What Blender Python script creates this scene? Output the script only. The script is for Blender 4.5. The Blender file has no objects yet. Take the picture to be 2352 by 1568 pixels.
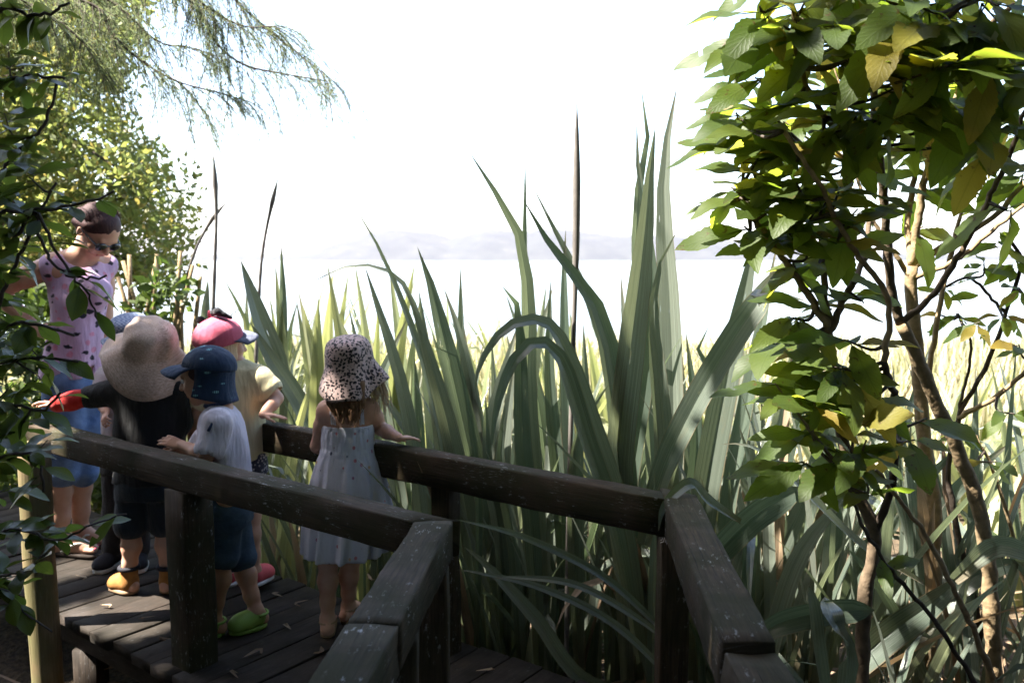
import bpy, math, random
import numpy as np
from mathutils import Vector, Matrix

random.seed(7)
RNG = np.random.default_rng(11)
scene = bpy.context.scene
C = scene.collection
R = math.radians

# ------------------------------------------------------------------ camera
FOC = 1960.0                       # focal length for a frame 2352 units wide (30 mm on 36 mm)
PITCH = math.atan(189 / FOC)
CAMZ = 1.40
cam_d = bpy.data.cameras.new('camera')
cam = bpy.data.objects.new('camera', cam_d)
C.objects.link(cam)
cam.location = (0, 0, CAMZ)
cam.rotation_euler = (R(90) - PITCH, 0, 0)
cam_d.sensor_width = 36
cam_d.lens = 30
cam_d.clip_start = 0.05
cam_d.clip_end = 20000
cam_d.dof.use_dof = True
cam_d.dof.focus_distance = 2.35
cam_d.dof.aperture_fstop = 4.5
scene.camera = cam
scene.render.resolution_x, scene.render.resolution_y = 1024, 682

# ------------------------------------------------------------------ sky and sun
SUN_TO = Vector((-0.64, -0.10, 1.0)).normalized()      # towards the sun
SUN_EL = math.asin(SUN_TO.z)
SUN_AZ = math.atan2(SUN_TO.x, SUN_TO.y)
world = bpy.data.worlds.new('World')
scene.world = world
world.use_nodes = True
wn = world.node_tree.nodes
wl = world.node_tree.links
for n in list(wn):
    wn.remove(n)
sky = wn.new('ShaderNodeTexSky')
sky.sky_type = 'NISHITA'
sky.sun_disc = False
sky.sun_elevation = SUN_EL
sky.sun_rotation = SUN_AZ
sky.air_density = 1.0
sky.dust_density = 2.2
sky.ozone_density = 1.0
bg = wn.new('ShaderNodeBackground')
bg.inputs['Strength'].default_value = 0.09
wo = wn.new('ShaderNodeOutputWorld')
wl.new(sky.outputs[0], bg.inputs[0])
wl.new(bg.outputs[0], wo.inputs[0])
sun_d = bpy.data.lights.new('sun', 'SUN')
sun_d.energy = 5.0
sun_d.angle = R(0.53)
sun_d.color = (1.0, 0.94, 0.85)
sun = bpy.data.objects.new('sun', sun_d)
C.objects.link(sun)
sun.location = (-20, -8, 30)
sun.rotation_euler = (-SUN_TO).to_track_quat('-Z', 'Y').to_euler()

vs = scene.view_settings
vs.view_transform = 'Standard'
vs.look = 'None'
vs.gamma = 1.0
vs.use_curve_mapping = False
vs.exposure = 2.9

cy = scene.cycles
cy.use_denoising = True
cy.max_bounces = 8
cy.diffuse_bounces = 4
cy.glossy_bounces = 3
cy.transmission_bounces = 6
cy.transparent_max_bounces = 12
cy.volume_bounces = 2
cy.sample_clamp_indirect = 6.0
cy.caustics_reflective = False
cy.caustics_refractive = False

# ------------------------------------------------------------------ geometry helpers
_c, _s = math.cos(PITCH), math.sin(PITCH)


def ray(px, py):
    x = (px - 1176) / FOC
    y = -(py - 784) / FOC
    return np.array((x, _c + y * _s, -_s + y * _c))


def at(px, py, Y):
    """point seen at (px, py) that stands Y metres in front of the camera"""
    d = ray(px, py)
    p = d * (Y / d[1])
    return np.array((p[0], p[1], p[2] + CAMZ))


def on(px, py, z):
    d = ray(px, py)
    p = d * ((z - CAMZ) / d[2])
    return np.array((p[0], p[1], p[2] + CAMZ))


def V3(p):
    return np.array(p, dtype=float)


def unit(v):
    v = np.asarray(v, float)
    return v / (np.linalg.norm(v) + 1e-12)


def wloc(o):
    v = Vector((0, 0, 0))
    while o is not None:
        v = v + o.location
        o = o.parent
    return np.array(v)


def tag(o, label=None, cat=None, group=None, kind=None):
    if label:
        o['label'] = label
    if cat:
        o['category'] = cat
    if group:
        o['group'] = group
    if kind:
        o['kind'] = kind
    return o


def thing(name, loc, label=None, cat=None, group=None, kind=None):
    o = bpy.data.objects.new(name, None)
    C.objects.link(o)
    o.location = Vector([float(a) for a in loc])
    o.empty_display_size = 0.1
    return tag(o, label, cat, group, kind)


def mesh_data(name, V, F, mat=None, smooth=True, uv=None, uv2=None):
    """V (n,3), F list/array of faces (equal size array is fast), uv per vertex (n,2)"""
    V = np.asarray(V, dtype=np.float32)
    me = bpy.data.meshes.new(name)
    if isinstance(F, np.ndarray):
        k = F.shape[1]
        nf = len(F)
        me.vertices.add(len(V))
        me.vertices.foreach_set('co', V.ravel())
        me.loops.add(nf * k)
        me.loops.foreach_set('vertex_index', F.astype(np.int32).ravel())
        me.polygons.add(nf)
        me.polygons.foreach_set('loop_start', np.arange(0, nf * k, k, dtype=np.int32))
        me.update(calc_edges=True)
    else:
        me.from_pydata([tuple(v) for v in V.tolist()], [], [tuple(f) for f in F])
        me.update()
    if uv is not None:
        uv = np.asarray(uv, dtype=np.float32)
        li = np.empty(len(me.loops), dtype=np.int32)
        me.loops.foreach_get('vertex_index', li)
        lay = me.uv_layers.new(name='uv')
        lay.data.foreach_set('uv', uv[li].ravel())
        if uv2 is not None:
            l2 = me.uv_layers.new(name='along')
            l2.data.foreach_set('uv', np.asarray(uv2, dtype=np.float32)[li].ravel())
    if smooth:
        me.polygons.foreach_set('use_smooth', np.ones(len(me.polygons), dtype=bool))
    if mat is not None:
        me.materials.append(mat)
    return me


def add_mesh(name, V, F, mat, parent=None, smooth=True, uv=None, kind=None, label=None, uv2=None):
    V = np.asarray(V, dtype=float)
    if parent is not None:
        V = V - wloc(parent)
    me = mesh_data(name, V, F, mat, smooth, uv, uv2)
    o = bpy.data.objects.new(name, me)
    C.objects.link(o)
    o.parent = parent
    if kind:
        o['kind'] = kind
    if label:
        o['label'] = label
    return o


class MB:
    """collects pieces into one mesh"""
    def __init__(s):
        s.V, s.F, s.U, s.n = [], [], [], 0

    def add(s, V, F, U=None):
        V = np.asarray(V, float)
        s.V.append(V)
        s.U.append(np.zeros((len(V), 2)) if U is None else np.asarray(U, float))
        s.F += [tuple(i + s.n for i in f) for f in (F.tolist() if isinstance(F, np.ndarray) else F)]
        s.n += len(V)
        return s

    def build(s, name, mat, parent=None, smooth=True, kind=None):
        return add_mesh(name, np.vstack(s.V), s.F, mat, parent, smooth, np.vstack(s.U), kind)


def catmull(P, n):
    P = np.asarray(P, float)
    if len(P) == 2:
        t = np.linspace(0, 1, n)[:, None]
        return P[0] * (1 - t) + P[1] * t
    Q = np.vstack([2 * P[0] - P[1], P, 2 * P[-1] - P[-2]])
    seg = len(P) - 1
    # spread the samples by chord length
    L = np.r_[0, np.cumsum(np.linalg.norm(np.diff(P, axis=0), axis=1))]
    u = np.interp(np.linspace(0, L[-1], n), L, np.arange(seg + 1))
    out = []
    for x in u:
        i = min(int(x), seg - 1)
        t = x - i
        p0, p1, p2, p3 = Q[i], Q[i + 1], Q[i + 2], Q[i + 3]
        out.append(0.5 * (2 * p1 + (p2 - p0) * t + (2 * p0 - 5 * p1 + 4 * p2 - p3) * t * t + (3 * p1 - p0 - 3 * p2 + p3) * t ** 3))
    return np.array(out)


def tangents(P):
    T = np.gradient(P, axis=0)
    return T / (np.linalg.norm(T, axis=1)[:, None] + 1e-12)


def tube(P, r, segs=7, cap=True, bump=0.0, seed=0):
    """tube along points P (n,3) with radii r (n)"""
    P = np.asarray(P, float)
    n = len(P)
    r = np.broadcast_to(np.asarray(r, float), (n,))
    T = tangents(P)
    up = np.array((0.0, 0, 1)) if abs(T[0][2]) < 0.9 else np.array((1.0, 0, 0))
    V, U = [], []
    rg = np.random.default_rng(seed)
    b = unit(np.cross(T[0], up))
    L = 0.0
    ph = rg.uniform(0, 6.28, 4)
    for i in range(n):
        b = unit(b - T[i] * np.dot(b, T[i]))
        c = np.cross(T[i], b)
        if i:
            L += np.linalg.norm(P[i] - P[i - 1])
        for k in range(segs):
            a = 2 * math.pi * k / segs
            rr = r[i] * (1 + bump * (math.sin(3 * a + L * 23 + ph[0]) * 0.4 + math.sin(2 * a - L * 41 + ph[1]) * 0.4 + rg.uniform(-.4, .4)))
            V.append(P[i] + (b * math.cos(a) + c * math.sin(a)) * rr)
            U.append((k / segs, L))
    F = []
    for i in range(n - 1):
        for k in range(segs):
            k2 = (k + 1) % segs
            F.append((i * segs + k, i * segs + k2, (i + 1) * segs + k2, (i + 1) * segs + k))
    if cap:
        F.append(tuple(range(segs))[::-1])
        F.append(tuple((n - 1) * segs + k for k in range(segs)))
    return np.array(V), F, np.array(U)


def beam(p0, p1, w, h, up=(0, 0, 1), n=16, rough=0.0015, bev=0.007, cut0=None, cut1=None, seed=0):
    """squared timber from p0 to p1 (centre line) with worn rounded edges; cut0/cut1 = plane normals of mitred ends"""
    p0, p1 = V3(p0), V3(p1)
    T = unit(p1 - p0)
    side = unit(np.cross(T, V3(up)))
    upv = np.cross(side, T)
    sec = []
    for sx, sy in ((1, 1), (-1, 1), (-1, -1), (1, -1)):
        cx, cy_ = sx * (w / 2 - bev), sy * (h / 2 - bev)
        a0 = {(1, 1): 0, (-1, 1): 90, (-1, -1): 180, (1, -1): 270}[(sx, sy)]
        for a in (a0 + 8, a0 + 45, a0 + 82):
            sec.append((cx + bev * math.cos(R(a)), cy_ + bev * math.sin(R(a))))
        # a mid point on the face that follows
        nx = {(1, 1): (0, h / 2), (-1, 1): (-w / 2, 0), (-1, -1): (0, -h / 2), (1, -1): (w / 2, 0)}[(sx, sy)]
        sec.append(nx)
    m = len(sec)
    rg = np.random.default_rng(seed)
    L = np.linalg.norm(p1 - p0)
    V, U = [], []
    per = np.r_[0, np.cumsum([math.dist(sec[k], sec[(k + 1) % m]) for k in range(m)])]
    ph = rg.uniform(0, 6.28, (m, 2))
    for i in range(n + 1):
        t = i / n
        c = p0 + T * (L * t)
        for k, (x, y) in enumerate(sec):
            j = rough * (math.sin(9 * t * L + ph[k, 0]) + 0.8 * math.sin(23 * t * L + ph[k, 1]) + rg.uniform(-.9, .9))
            f = 1 + j / (math.hypot(x, y) + 1e-6)
            q = c + side * (x * f) + upv * (y * f)
            cut = cut0 if i == 0 else cut1 if i == n else None
            if cut is not None:
                nn = unit(cut)
                org = p0 if i == 0 else p1
                q = q - T * (np.dot(q - org, nn) / np.dot(T, nn))
            V.append(q)
            U.append((per[k] + seed * 0.37, t * L + seed * 1.7))
    F = []
    for i in range(n):
        for k in range(m):
            k2 = (k + 1) % m
            F.append((i * m + k, i * m + k2, (i + 1) * m + k2, (i + 1) * m + k))
    F.append(tuple(range(m))[::-1])
    F.append(tuple(n * m + k for k in range(m)))
    return np.array(V), F, np.array(U)


# ------------------------------------------------------------------ materials
def new_mat(name):
    m = bpy.data.materials.new(name)
    m.use_nodes = True
    nt = m.node_tree
    for n in list(nt.nodes):
        nt.nodes.remove(n)
    out = nt.nodes.new('ShaderNodeOutputMaterial')
    return m, nt, out


def N(nt, t, **kw):
    n = nt.nodes.new('ShaderNode' + t)
    for k, v in kw.items():
        setattr(n, k, v)
    return n


def ramp(nt, fac, stops, interp='LINEAR'):
    r = N(nt, 'ValToRGB')
    r.color_ramp.interpolation = interp
    e = r.color_ramp.elements
    while len(e) > 1:
        e.remove(e[-1])
    e[0].position = stops[0][0]
    e[0].color = (*stops[0][1], 1)
    for p, c in stops[1:]:
        x = e.new(p)
        x.color = (*c, 1)
    if fac is not None:
        nt.links.new(fac, r.inputs[0])
    return r


def mapping(nt, src, scale=(1, 1, 1), loc=(0, 0, 0)):
    m = N(nt, 'Mapping')
    m.inputs['Scale'].default_value = scale
    m.inputs['Location'].default_value = loc
    nt.links.new(src, m.inputs['Vector'])
    return m.outputs[0]


def noise(nt, vec, scale, detail=4, rough=0.55):
    n = N(nt, 'TexNoise')
    n.inputs['Scale'].default_value = scale
    n.inputs['Detail'].default_value = detail
    n.inputs['Roughness'].default_value = rough
    if vec is not None:
        nt.links.new(vec, n.inputs['Vector'])
    return n


def mixc(nt, fac, a, b, mode='MIX'):
    m = N(nt, 'Mix', data_type='RGBA', blend_type=mode)
    for sock, v in ((m.inputs[0], fac), (m.inputs[6], a), (m.inputs[7], b)):
        if isinstance(v, bpy.types.NodeSocket):
            nt.links.new(v, sock)
        elif isinstance(v, (int, float)):
            sock.default_value = v
        else:
            sock.default_value = (*v, 1)
    return m.outputs[2]


def math_n(nt, op, a, b=None):
    m = N(nt, 'Math', operation=op)
    for sock, v in ((m.inputs[0], a), (m.inputs[1], b)):
        if v is None:
            continue
        if isinstance(v, bpy.types.NodeSocket):
            nt.links.new(v, sock)
        else:
            sock.default_value = v
    return m.outputs[0]


def bump(nt, h, strength=0.3, dist=0.01):
    b = N(nt, 'Bump')
    b.inputs['Strength'].default_value = strength
    b.inputs['Distance'].default_value = dist
    nt.links.new(h, b.inputs['Height'])
    return b.outputs[0]


def principled(nt, out, col, rough=0.7, spec=0.4, normal=None, trans=None, sheen=0.0, sss=0.0):
    p = N(nt, 'BsdfPrincipled')
    if isinstance(col, bpy.types.NodeSocket):
        nt.links.new(col, p.inputs['Base Color'])
    else:
        p.inputs['Base Color'].default_value = (*col, 1)
    if isinstance(rough, bpy.types.NodeSocket):
        nt.links.new(rough, p.inputs['Roughness'])
    else:
        p.inputs['Roughness'].default_value = rough
    p.inputs['Specular IOR Level'].default_value = spec
    if sheen:
        p.inputs['Sheen Weight'].default_value = sheen
    if sss:
        p.inputs['Subsurface Weight'].default_value = sss
        p.inputs['Subsurface Radius'].default_value = (0.02, 0.008, 0.004)
        p.inputs['Subsurface Scale'].default_value = 0.6
    if normal is not None:
        nt.links.new(normal, p.inputs['Normal'])
    if trans is None:
        nt.links.new(p.outputs[0], out.inputs[0])
    else:
        amt, tcol = trans
        tr = N(nt, 'BsdfTranslucent')
        if isinstance(tcol, bpy.types.NodeSocket):
            nt.links.new(tcol, tr.inputs[0])
        else:
            tr.inputs[0].default_value = (*tcol, 1)
        if normal is not None:
            nt.links.new(normal, tr.inputs['Normal'])
        mx = N(nt, 'MixShader')
        mx.inputs[0].default_value = amt
        nt.links.new(p.outputs[0], mx.inputs[1])
        nt.links.new(tr.outputs[0], mx.inputs[2])
        nt.links.new(mx.outputs[0], out.inputs[0])
    return p


def simple(name, col, rough=0.7, spec=0.3, var=0.25, scale=30, bmp=0.0, sheen=0.0):
    m, nt, out = new_mat(name)
    tc = N(nt, 'TexCoord')
    n = noise(nt, tc.outputs['Object'], scale)
    c = ramp(nt, n.outputs['Fac'], [(0.25, tuple(x * (1 - var) for x in col)), (0.75, tuple(min(1, x * (1 + var)) for x in col))])
    nm = bump(nt, n.outputs['Fac'], bmp, 0.01) if bmp else None
    principled(nt, out, c.outputs[0], rough, spec, nm, sheen=sheen)
    return m


def cloth(name, col, rough=0.85, weave=900, var=0.12):
    m, nt, out = new_mat(name)
    tc = N(nt, 'TexCoord')
    big = noise(nt, tc.outputs['Object'], 9, 3)
    fine = noise(nt, tc.outputs['Object'], weave, 1)
    c = ramp(nt, big.outputs['Fac'], [(0.3, tuple(x * (1 - var) for x in col)), (0.7, tuple(min(1, x * (1 + var)) for x in col))])
    folds = noise(nt, mapping(nt, tc.outputs['Object'], (28, 28, 9)), 1.0, 2)
    h = math_n(nt, 'ADD', math_n(nt, 'MULTIPLY', folds.outputs['Fac'], 1.0), math_n(nt, 'MULTIPLY', fine.outputs['Fac'], 0.12))
    principled(nt, out, c.outputs[0], rough, 0.2, bump(nt, h, 0.9, 0.018), sheen=0.15)
    return m, nt, c, tc


def wood_mat(name, dark, light, moss=(0.05, 0.06, 0.03), lichen=0.25):
    m, nt, out = new_mat(name)
    uv = N(nt, 'UVMap')
    tc = N(nt, 'TexCoord')
    geo = N(nt, 'NewGeometry')
    grain = noise(nt, mapping(nt, uv.outputs[0], (60, 3.0, 1)), 2.2, 6, 0.65)
    blot = noise(nt, tc.outputs['Object'], 5, 5, 0.6)
    c = ramp(nt, grain.outputs['Fac'], [(0.28, dark), (0.5, tuple((a + b) / 2 for a, b in zip(dark, light))), (0.75, light)])
    sep = N(nt, 'SeparateXYZ')
    nt.links.new(geo.outputs['Normal'], sep.inputs[0])
    # algae where water lies (upward faces), blotchy
    upf = N(nt, 'MapRange')
    upf.inputs[1].default_value = 0.3
    upf.inputs[2].default_value = 1.0
    nt.links.new(sep.outputs[2], upf.inputs[0])
    mossf = ramp(nt, blot.outputs['Fac'], [(0.38, (0, 0, 0)), (0.62, (1, 1, 1))])
    col = mixc(nt, math_n(nt, 'MULTIPLY', mossf.outputs[0], 0.75), c.outputs[0], moss)
    speck = noise(nt, mapping(nt, uv.outputs[0], (1.0, 0.35, 1)), 70, 4, 0.75)
    spf = ramp(nt, speck.outputs['Fac'], [(0.58, (0, 0, 0)), (0.70, (1, 1, 1))])
    patch = noise(nt, tc.outputs['Object'], 7.5, 2)
    pf = ramp(nt, patch.outputs['Fac'], [(0.45, (0, 0, 0)), (0.6, (1, 1, 1))])
    lf = math_n(nt, 'MULTIPLY', math_n(nt, 'MULTIPLY', spf.outputs[0], pf.outputs[0]), lichen)
    col = mixc(nt, lf, col, (0.36, 0.36, 0.36))
    crack = noise(nt, mapping(nt, uv.outputs[0], (110, 1.6, 1)), 1.3, 3, 0.6)
    ck = ramp(nt, crack.outputs['Fac'], [(0.30, (0, 0, 0)), (0.37, (1, 1, 1))])
    h = math_n(nt, 'ADD', math_n(nt, 'MULTIPLY', grain.outputs['Fac'], 0.5), ck.outputs[0])
    rg = ramp(nt, blot.outputs['Fac'], [(0.3, (0.65,) * 3), (0.7, (0.9,) * 3)])
    principled(nt, out, mixc(nt, 0.5, col, mixc(nt, 1.0, col, ck.outputs[0], 'MULTIPLY')), rg.outputs[0], 0.16, bump(nt, h, 0.7, 0.005))
    return m


M = {}
M['rail'] = wood_mat('weathered_rail_wood', (0.016, 0.011, 0.007), (0.085, 0.056, 0.034), (0.026, 0.028, 0.012), 0.9)
M['deck'] = wood_mat('deck_wood', (0.010, 0.0075, 0.006), (0.045, 0.034, 0.026), (0.016, 0.014, 0.010), 0.15)
M['log'] = wood_mat('bare_log', (0.12, 0.085, 0.045), (0.24, 0.18, 0.10), (0.12, 0.12, 0.05), 0.15)


def leaf_mat(name, stops, tstops, rough=0.4, spec=0.5, tamt=0.4, vein=True, spots=0.0, by_obj=True):
    m, nt, out = new_mat(name)
    oi = N(nt, 'ObjectInfo')
    tc = N(nt, 'TexCoord')
    uv = N(nt, 'UVMap')
    if by_obj:
        rnd = oi.outputs['Random']
    else:
        geo = N(nt, 'NewGeometry')
        rnd = geo.outputs['Random Per Island']
    c1 = ramp(nt, rnd, stops).outputs[0]
    c2 = ramp(nt, rnd, tstops).outputs[0]
    nm = None
    if vein:
        sep = N(nt, 'SeparateXYZ')
        nt.links.new(uv.outputs[0], sep.inputs[0])
        au = math_n(nt, 'ABSOLUTE', math_n(nt, 'SUBTRACT', sep.outputs[0], 0.5))
        # side veins run up and out from the midrib
        ph = math_n(nt, 'SUBTRACT', math_n(nt, 'MULTIPLY', sep.outputs[1], 62.0), math_n(nt, 'MULTIPLY', au, 44.0))
        sv = math_n(nt, 'POWER', math_n(nt, 'ABSOLUTE', math_n(nt, 'SINE', math_n(nt, 'MULTIPLY', ph, 0.5))), 0.35)
        mid = ramp(nt, au, [(0.012, (0, 0, 0)), (0.035, (1, 1, 1))])
        v = math_n(nt, 'MULTIPLY', sv, mid.outputs[0])
        vn = noise(nt, mapping(nt, uv.outputs[0], (9, 16, 1)), 2.5, 3)
        h = math_n(nt, 'ADD', math_n(nt, 'MULTIPLY', v, 1.0), math_n(nt, 'MULTIPLY', vn.outputs['Fac'], 0.6))
        nm = bump(nt, h, 0.22, 0.002)
        vf = ramp(nt, v, [(0.0, (0.75, 0.76, 0.68)), (0.6, (1, 1, 1))])
        c2 = mixc(nt, 0.75, c2, mixc(nt, 1.0, c2, vf.outputs[0], 'MULTIPLY'))
        blot = ramp(nt, vn.outputs['Fac'], [(0.3, (0.75, 0.8, 0.7)), (0.7, (1.1, 1.1, 1.1))])
        c1 = mixc(nt, 1.0, c1, blot.outputs[0], 'MULTIPLY')
    if spots:
        sn = noise(nt, tc.outputs['Object'], 38, 4, 0.6)
        sf = ramp(nt, sn.outputs['Fac'], [(0.63, (0, 0, 0)), (0.70, (1, 1, 1))])
        f = math_n(nt, 'MULTIPLY', sf.outputs[0], spots)
        c1 = mixc(nt, f, c1, (0.08, 0.045, 0.015))
        c2 = mixc(nt, f, c2, (0.10, 0.045, 0.01))
    principled(nt, out, c1, rough, spec, nm, trans=(tamt, c2))
    return m


M['mahoe'] = leaf_mat('broad_leaf',
    [(0.0, (0.038, 0.058, 0.013)), (0.6, (0.055, 0.082, 0.018)), (0.9, (0.075, 0.10, 0.022)), (0.96, (0.16, 0.13, 0.02)), (1.0, (0.20, 0.14, 0.03))],
    [(0.0, (0.20, 0.30, 0.025)), (0.6, (0.30, 0.38, 0.03)), (0.9, (0.42, 0.42, 0.04)), (0.96, (0.5, 0.38, 0.05)), (1.0, (0.5, 0.34, 0.05))],
    rough=0.5, spec=0.3, tamt=0.55, spots=0.8)
M['shrub'] = leaf_mat('glossy_leaf',
    [(0.0, (0.028, 0.045, 0.010)), (1.0, (0.06, 0.085, 0.018))],
    [(0.0, (0.14, 0.22, 0.03)), (1.0, (0.26, 0.33, 0.04))], rough=0.33, spec=0.3, tamt=0.35)
M['crown'] = leaf_mat('small_leaf',
    [(0.0, (0.06, 0.085, 0.018)), (0.7, (0.10, 0.125, 0.022)), (1.0, (0.15, 0.12, 0.03))],
    [(0.0, (0.22, 0.28, 0.08)), (0.7, (0.34, 0.37, 0.09)), (1.0, (0.42, 0.34, 0.09))], rough=0.5, spec=0.3, tamt=0.45, vein=False, by_obj=False)
M['darkcrown'] = leaf_mat('dark_leaf',
    [(0.0, (0.03, 0.05, 0.015)), (1.0, (0.06, 0.085, 0.02))],
    [(0.0, (0.10, 0.17, 0.03)), (1.0, (0.18, 0.25, 0.04))], rough=0.5, spec=0.3, tamt=0.3, vein=False, by_obj=False)
M['evergreen'] = leaf_mat('thick_dark_leaf', [(0.0, (0.02, 0.035, 0.012)), (1.0, (0.045, 0.065, 0.018))], [(0.0, (0.05, 0.09, 0.02)), (1.0, (0.09, 0.14, 0.03))], rough=0.6, spec=0.2, tamt=0.15, vein=False, by_obj=False)
M['needle'] = leaf_mat('needle_foliage',
    [(0.0, (0.07, 0.10, 0.05)), (0.7, (0.11, 0.14, 0.06)), (1.0, (0.16, 0.14, 0.06))],
    [(0.0, (0.17, 0.23, 0.11)), (1.0, (0.28, 0.31, 0.13))], rough=0.6, spec=0.2, tamt=0.4, vein=False, by_obj=False)


def flax_mat(name, lo, hi, tlo, thi, tamt=0.25, rough=0.33, slits=True):
    m, nt, out = new_mat(name)
    oi = N(nt, 'ObjectInfo')
    uv = N(nt, 'UVMap')
    sep = N(nt, 'SeparateXYZ')
    nt.links.new(uv.outputs[0], sep.inputs[0])
    comb = N(nt, 'CombineXYZ')
    nt.links.new(sep.outputs[0], comb.inputs[0])
    nt.links.new(sep.outputs[1], comb.inputs[1])
    nt.links.new(math_n(nt, 'MULTIPLY', oi.outputs['Random'], 37.0), comb.inputs[2])
    st = noise(nt, mapping(nt, comb.outputs[0], (26, 0.7, 1)), 2.0, 4, 0.6)
    blot = noise(nt, mapping(nt, comb.outputs[0], (1.5, 4, 1)), 1.6, 4, 0.6)
    base = ramp(nt, oi.outputs['Random'], [(0, lo), (1, hi)]).outputs[0]
    tb = ramp(nt, oi.outputs['Random'], [(0, tlo), (1, thi)]).outputs[0]
    sv = ramp(nt, st.outputs['Fac'], [(0.3, (0.55, 0.58, 0.55)), (0.7, (1.35, 1.32, 1.28))])
    c1 = mixc(nt, 1.0, base, sv.outputs[0], 'MULTIPLY')
    bf = ramp(nt, blot.outputs['Fac'], [(0.62, (0, 0, 0)), (0.8, (1, 1, 1))])
    c1 = mixc(nt, math_n(nt, 'MULTIPLY', bf.outputs[0], 0.35), c1, (0.16, 0.12, 0.06))
    al = N(nt, 'UVMap')
    al.uv_map = 'along'
    sa = N(nt, 'SeparateXYZ')
    nt.links.new(al.outputs[0], sa.inputs[0])
    tipf = ramp(nt, math_n(nt, 'ADD', sa.outputs[0], math_n(nt, 'MULTIPLY', math_n(nt, 'SUBTRACT', blot.outputs['Fac'], 0.5), 0.25)), [(0.90, (0, 0, 0)), (0.99, (1, 1, 1))])
    c1 = mixc(nt, math_n(nt, 'MULTIPLY', tipf.outputs[0], 0.7), c1, (0.10, 0.065, 0.035))
    au = math_n(nt, 'ABSOLUTE', math_n(nt, 'SUBTRACT', sep.outputs[0], 0.5))
    mg = ramp(nt, au, [(0.465, (0, 0, 0)), (0.49, (1, 1, 1))])
    c1 = mixc(nt, math_n(nt, 'MULTIPLY', mg.outputs[0], 0.6), c1, (0.16, 0.10, 0.05))
    basef = ramp(nt, sa.outputs[0], [(0.10, (1, 1, 1)), (0.28, (0, 0, 0))])
    c1 = mixc(nt, math_n(nt, 'MULTIPLY', basef.outputs[0], 0.55), c1, (0.13, 0.085, 0.045))
    c2 = mixc(nt, 1.0, tb, sv.outputs[0], 'MULTIPLY')
    nm = bump(nt, st.outputs['Fac'], 0.35, 0.003)
    p = principled(nt, out, c1, rough, 0.6, nm, trans=(tamt, c2))
    if slits:
        # narrow feeding slits through the blade
        sl = noise(nt, mapping(nt, comb.outputs[0], (16, 5.5, 1)), 2.2, 1, 0.4)
        f = ramp(nt, sl.outputs['Fac'], [(0.215, (1, 1, 1)), (0.225, (0, 0, 0))])
        tr = N(nt, 'BsdfTransparent')
        mx = N(nt, 'MixShader')
        old = out.inputs[0].links[0].from_socket
        nt.links.new(f.outputs[0], mx.inputs[0])
        nt.links.new(old, mx.inputs[1])
        nt.links.new(tr.outputs[0], mx.inputs[2])
        nt.links.new(mx.outputs[0], out.inputs[0])
    return m


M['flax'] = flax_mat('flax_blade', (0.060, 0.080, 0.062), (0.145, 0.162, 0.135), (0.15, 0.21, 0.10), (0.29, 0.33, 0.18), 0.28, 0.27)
M['flaxfar'] = flax_mat('flax_blade_sunny', (0.15, 0.18, 0.10), (0.27, 0.28, 0.17), (0.34, 0.38, 0.12), (0.46, 0.47, 0.18), 0.35, slits=False)  # paler copy of the flax blade, marsh sunlight put into its colour
M['flaxdead'] = flax_mat('dead_flax_blade', (0.13, 0.085, 0.05), (0.30, 0.22, 0.14), (0.25, 0.14, 0.06), (0.4, 0.28, 0.15), 0.2, 0.7, slits=False)
M['stalk'] = simple('flower_stalk', (0.125, 0.112, 0.10), 0.6, 0.3, 0.3, 20)
M['bark'] = simple('smooth_bark', (0.24, 0.175, 0.10), 0.8, 0.2, 0.35, 45, 0.5)
M['midbark'] = simple('brown_bark', (0.11, 0.08, 0.052), 0.85, 0.2, 0.35, 45, 0.5)
M['darkbark'] = simple('dark_bark', (0.055, 0.042, 0.032), 0.85, 0.2, 0.35, 40, 0.6)
M['twig'] = simple('twig_bark', (0.06, 0.045, 0.035), 0.7, 0.3, 0.3, 60, 0.3)

# ================================================================== THE SETTING
def mat_ground():
    m, nt, out = new_mat('swamp_soil')
    tc = N(nt, 'TexCoord')
    a = noise(nt, tc.outputs['Object'], 3.2, 6, 0.65)
    b = noise(nt, tc.outputs['Object'], 40, 4, 0.6)
    c = ramp(nt, a.outputs['Fac'], [(0.3, (0.025, 0.018, 0.012)), (0.55, (0.06, 0.045, 0.028)), (0.75, (0.10, 0.08, 0.045))])
    col = mixc(nt, 0.6, c.outputs[0], ramp(nt, b.outputs['Fac'], [(0.35, (0.02, 0.015, 0.01)), (0.7, (0.14, 0.10, 0.06))]).outputs[0])
    principled(nt, out, col, 0.9, 0.2, bump(nt, b.outputs['Fac'], 0.8, 0.03))
    return m


def axis_coords(near, far, n):
    t = np.linspace(-1, 1, n)
    return np.sign(t) * (near * np.abs(t) + (far - near) * np.abs(t) ** 7)


def ground_z(x, y):
    z = -0.45 + 0.05 * np.sin(x * 2.1 + 0.7) * np.sin(y * 1.7) + 0.03 * np.sin(x * 5.3) * np.cos(y * 4.1 + 1)
    z = z + 0.18 * np.clip((x - 0.9) / 1.0, 0, 1) * np.clip((4.5 - y) / 1.5, 0, 1)
    z = z + 0.10 * np.clip((-1.2 - x) / 1.0, 0, 1) * np.clip((2.6 - y) / 1.0, 0, 1)
    z = z - 1.4 * np.clip((y - 13.5) / 6, 0, 1) ** 1.3
    return z


gx = axis_coords(14, 4200, 121)
gy = axis_coords(14, 4200, 121)
X, Y = np.meshgrid(gx, gy, indexing='ij')
GV = np.stack([X, Y, ground_z(X, Y)], -1).reshape(-1, 3)
ii = np.arange(121 * 121).reshape(121, 121)
GF = np.stack([ii[:-1, :-1], ii[1:, :-1], ii[1:, 1:], ii[:-1, 1:]], -1).reshape(-1, 4)
tag(add_mesh('ground', GV, GF, mat_ground()), 'dark damp swamp ground under the boardwalk', 'ground', kind='structure')

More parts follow.
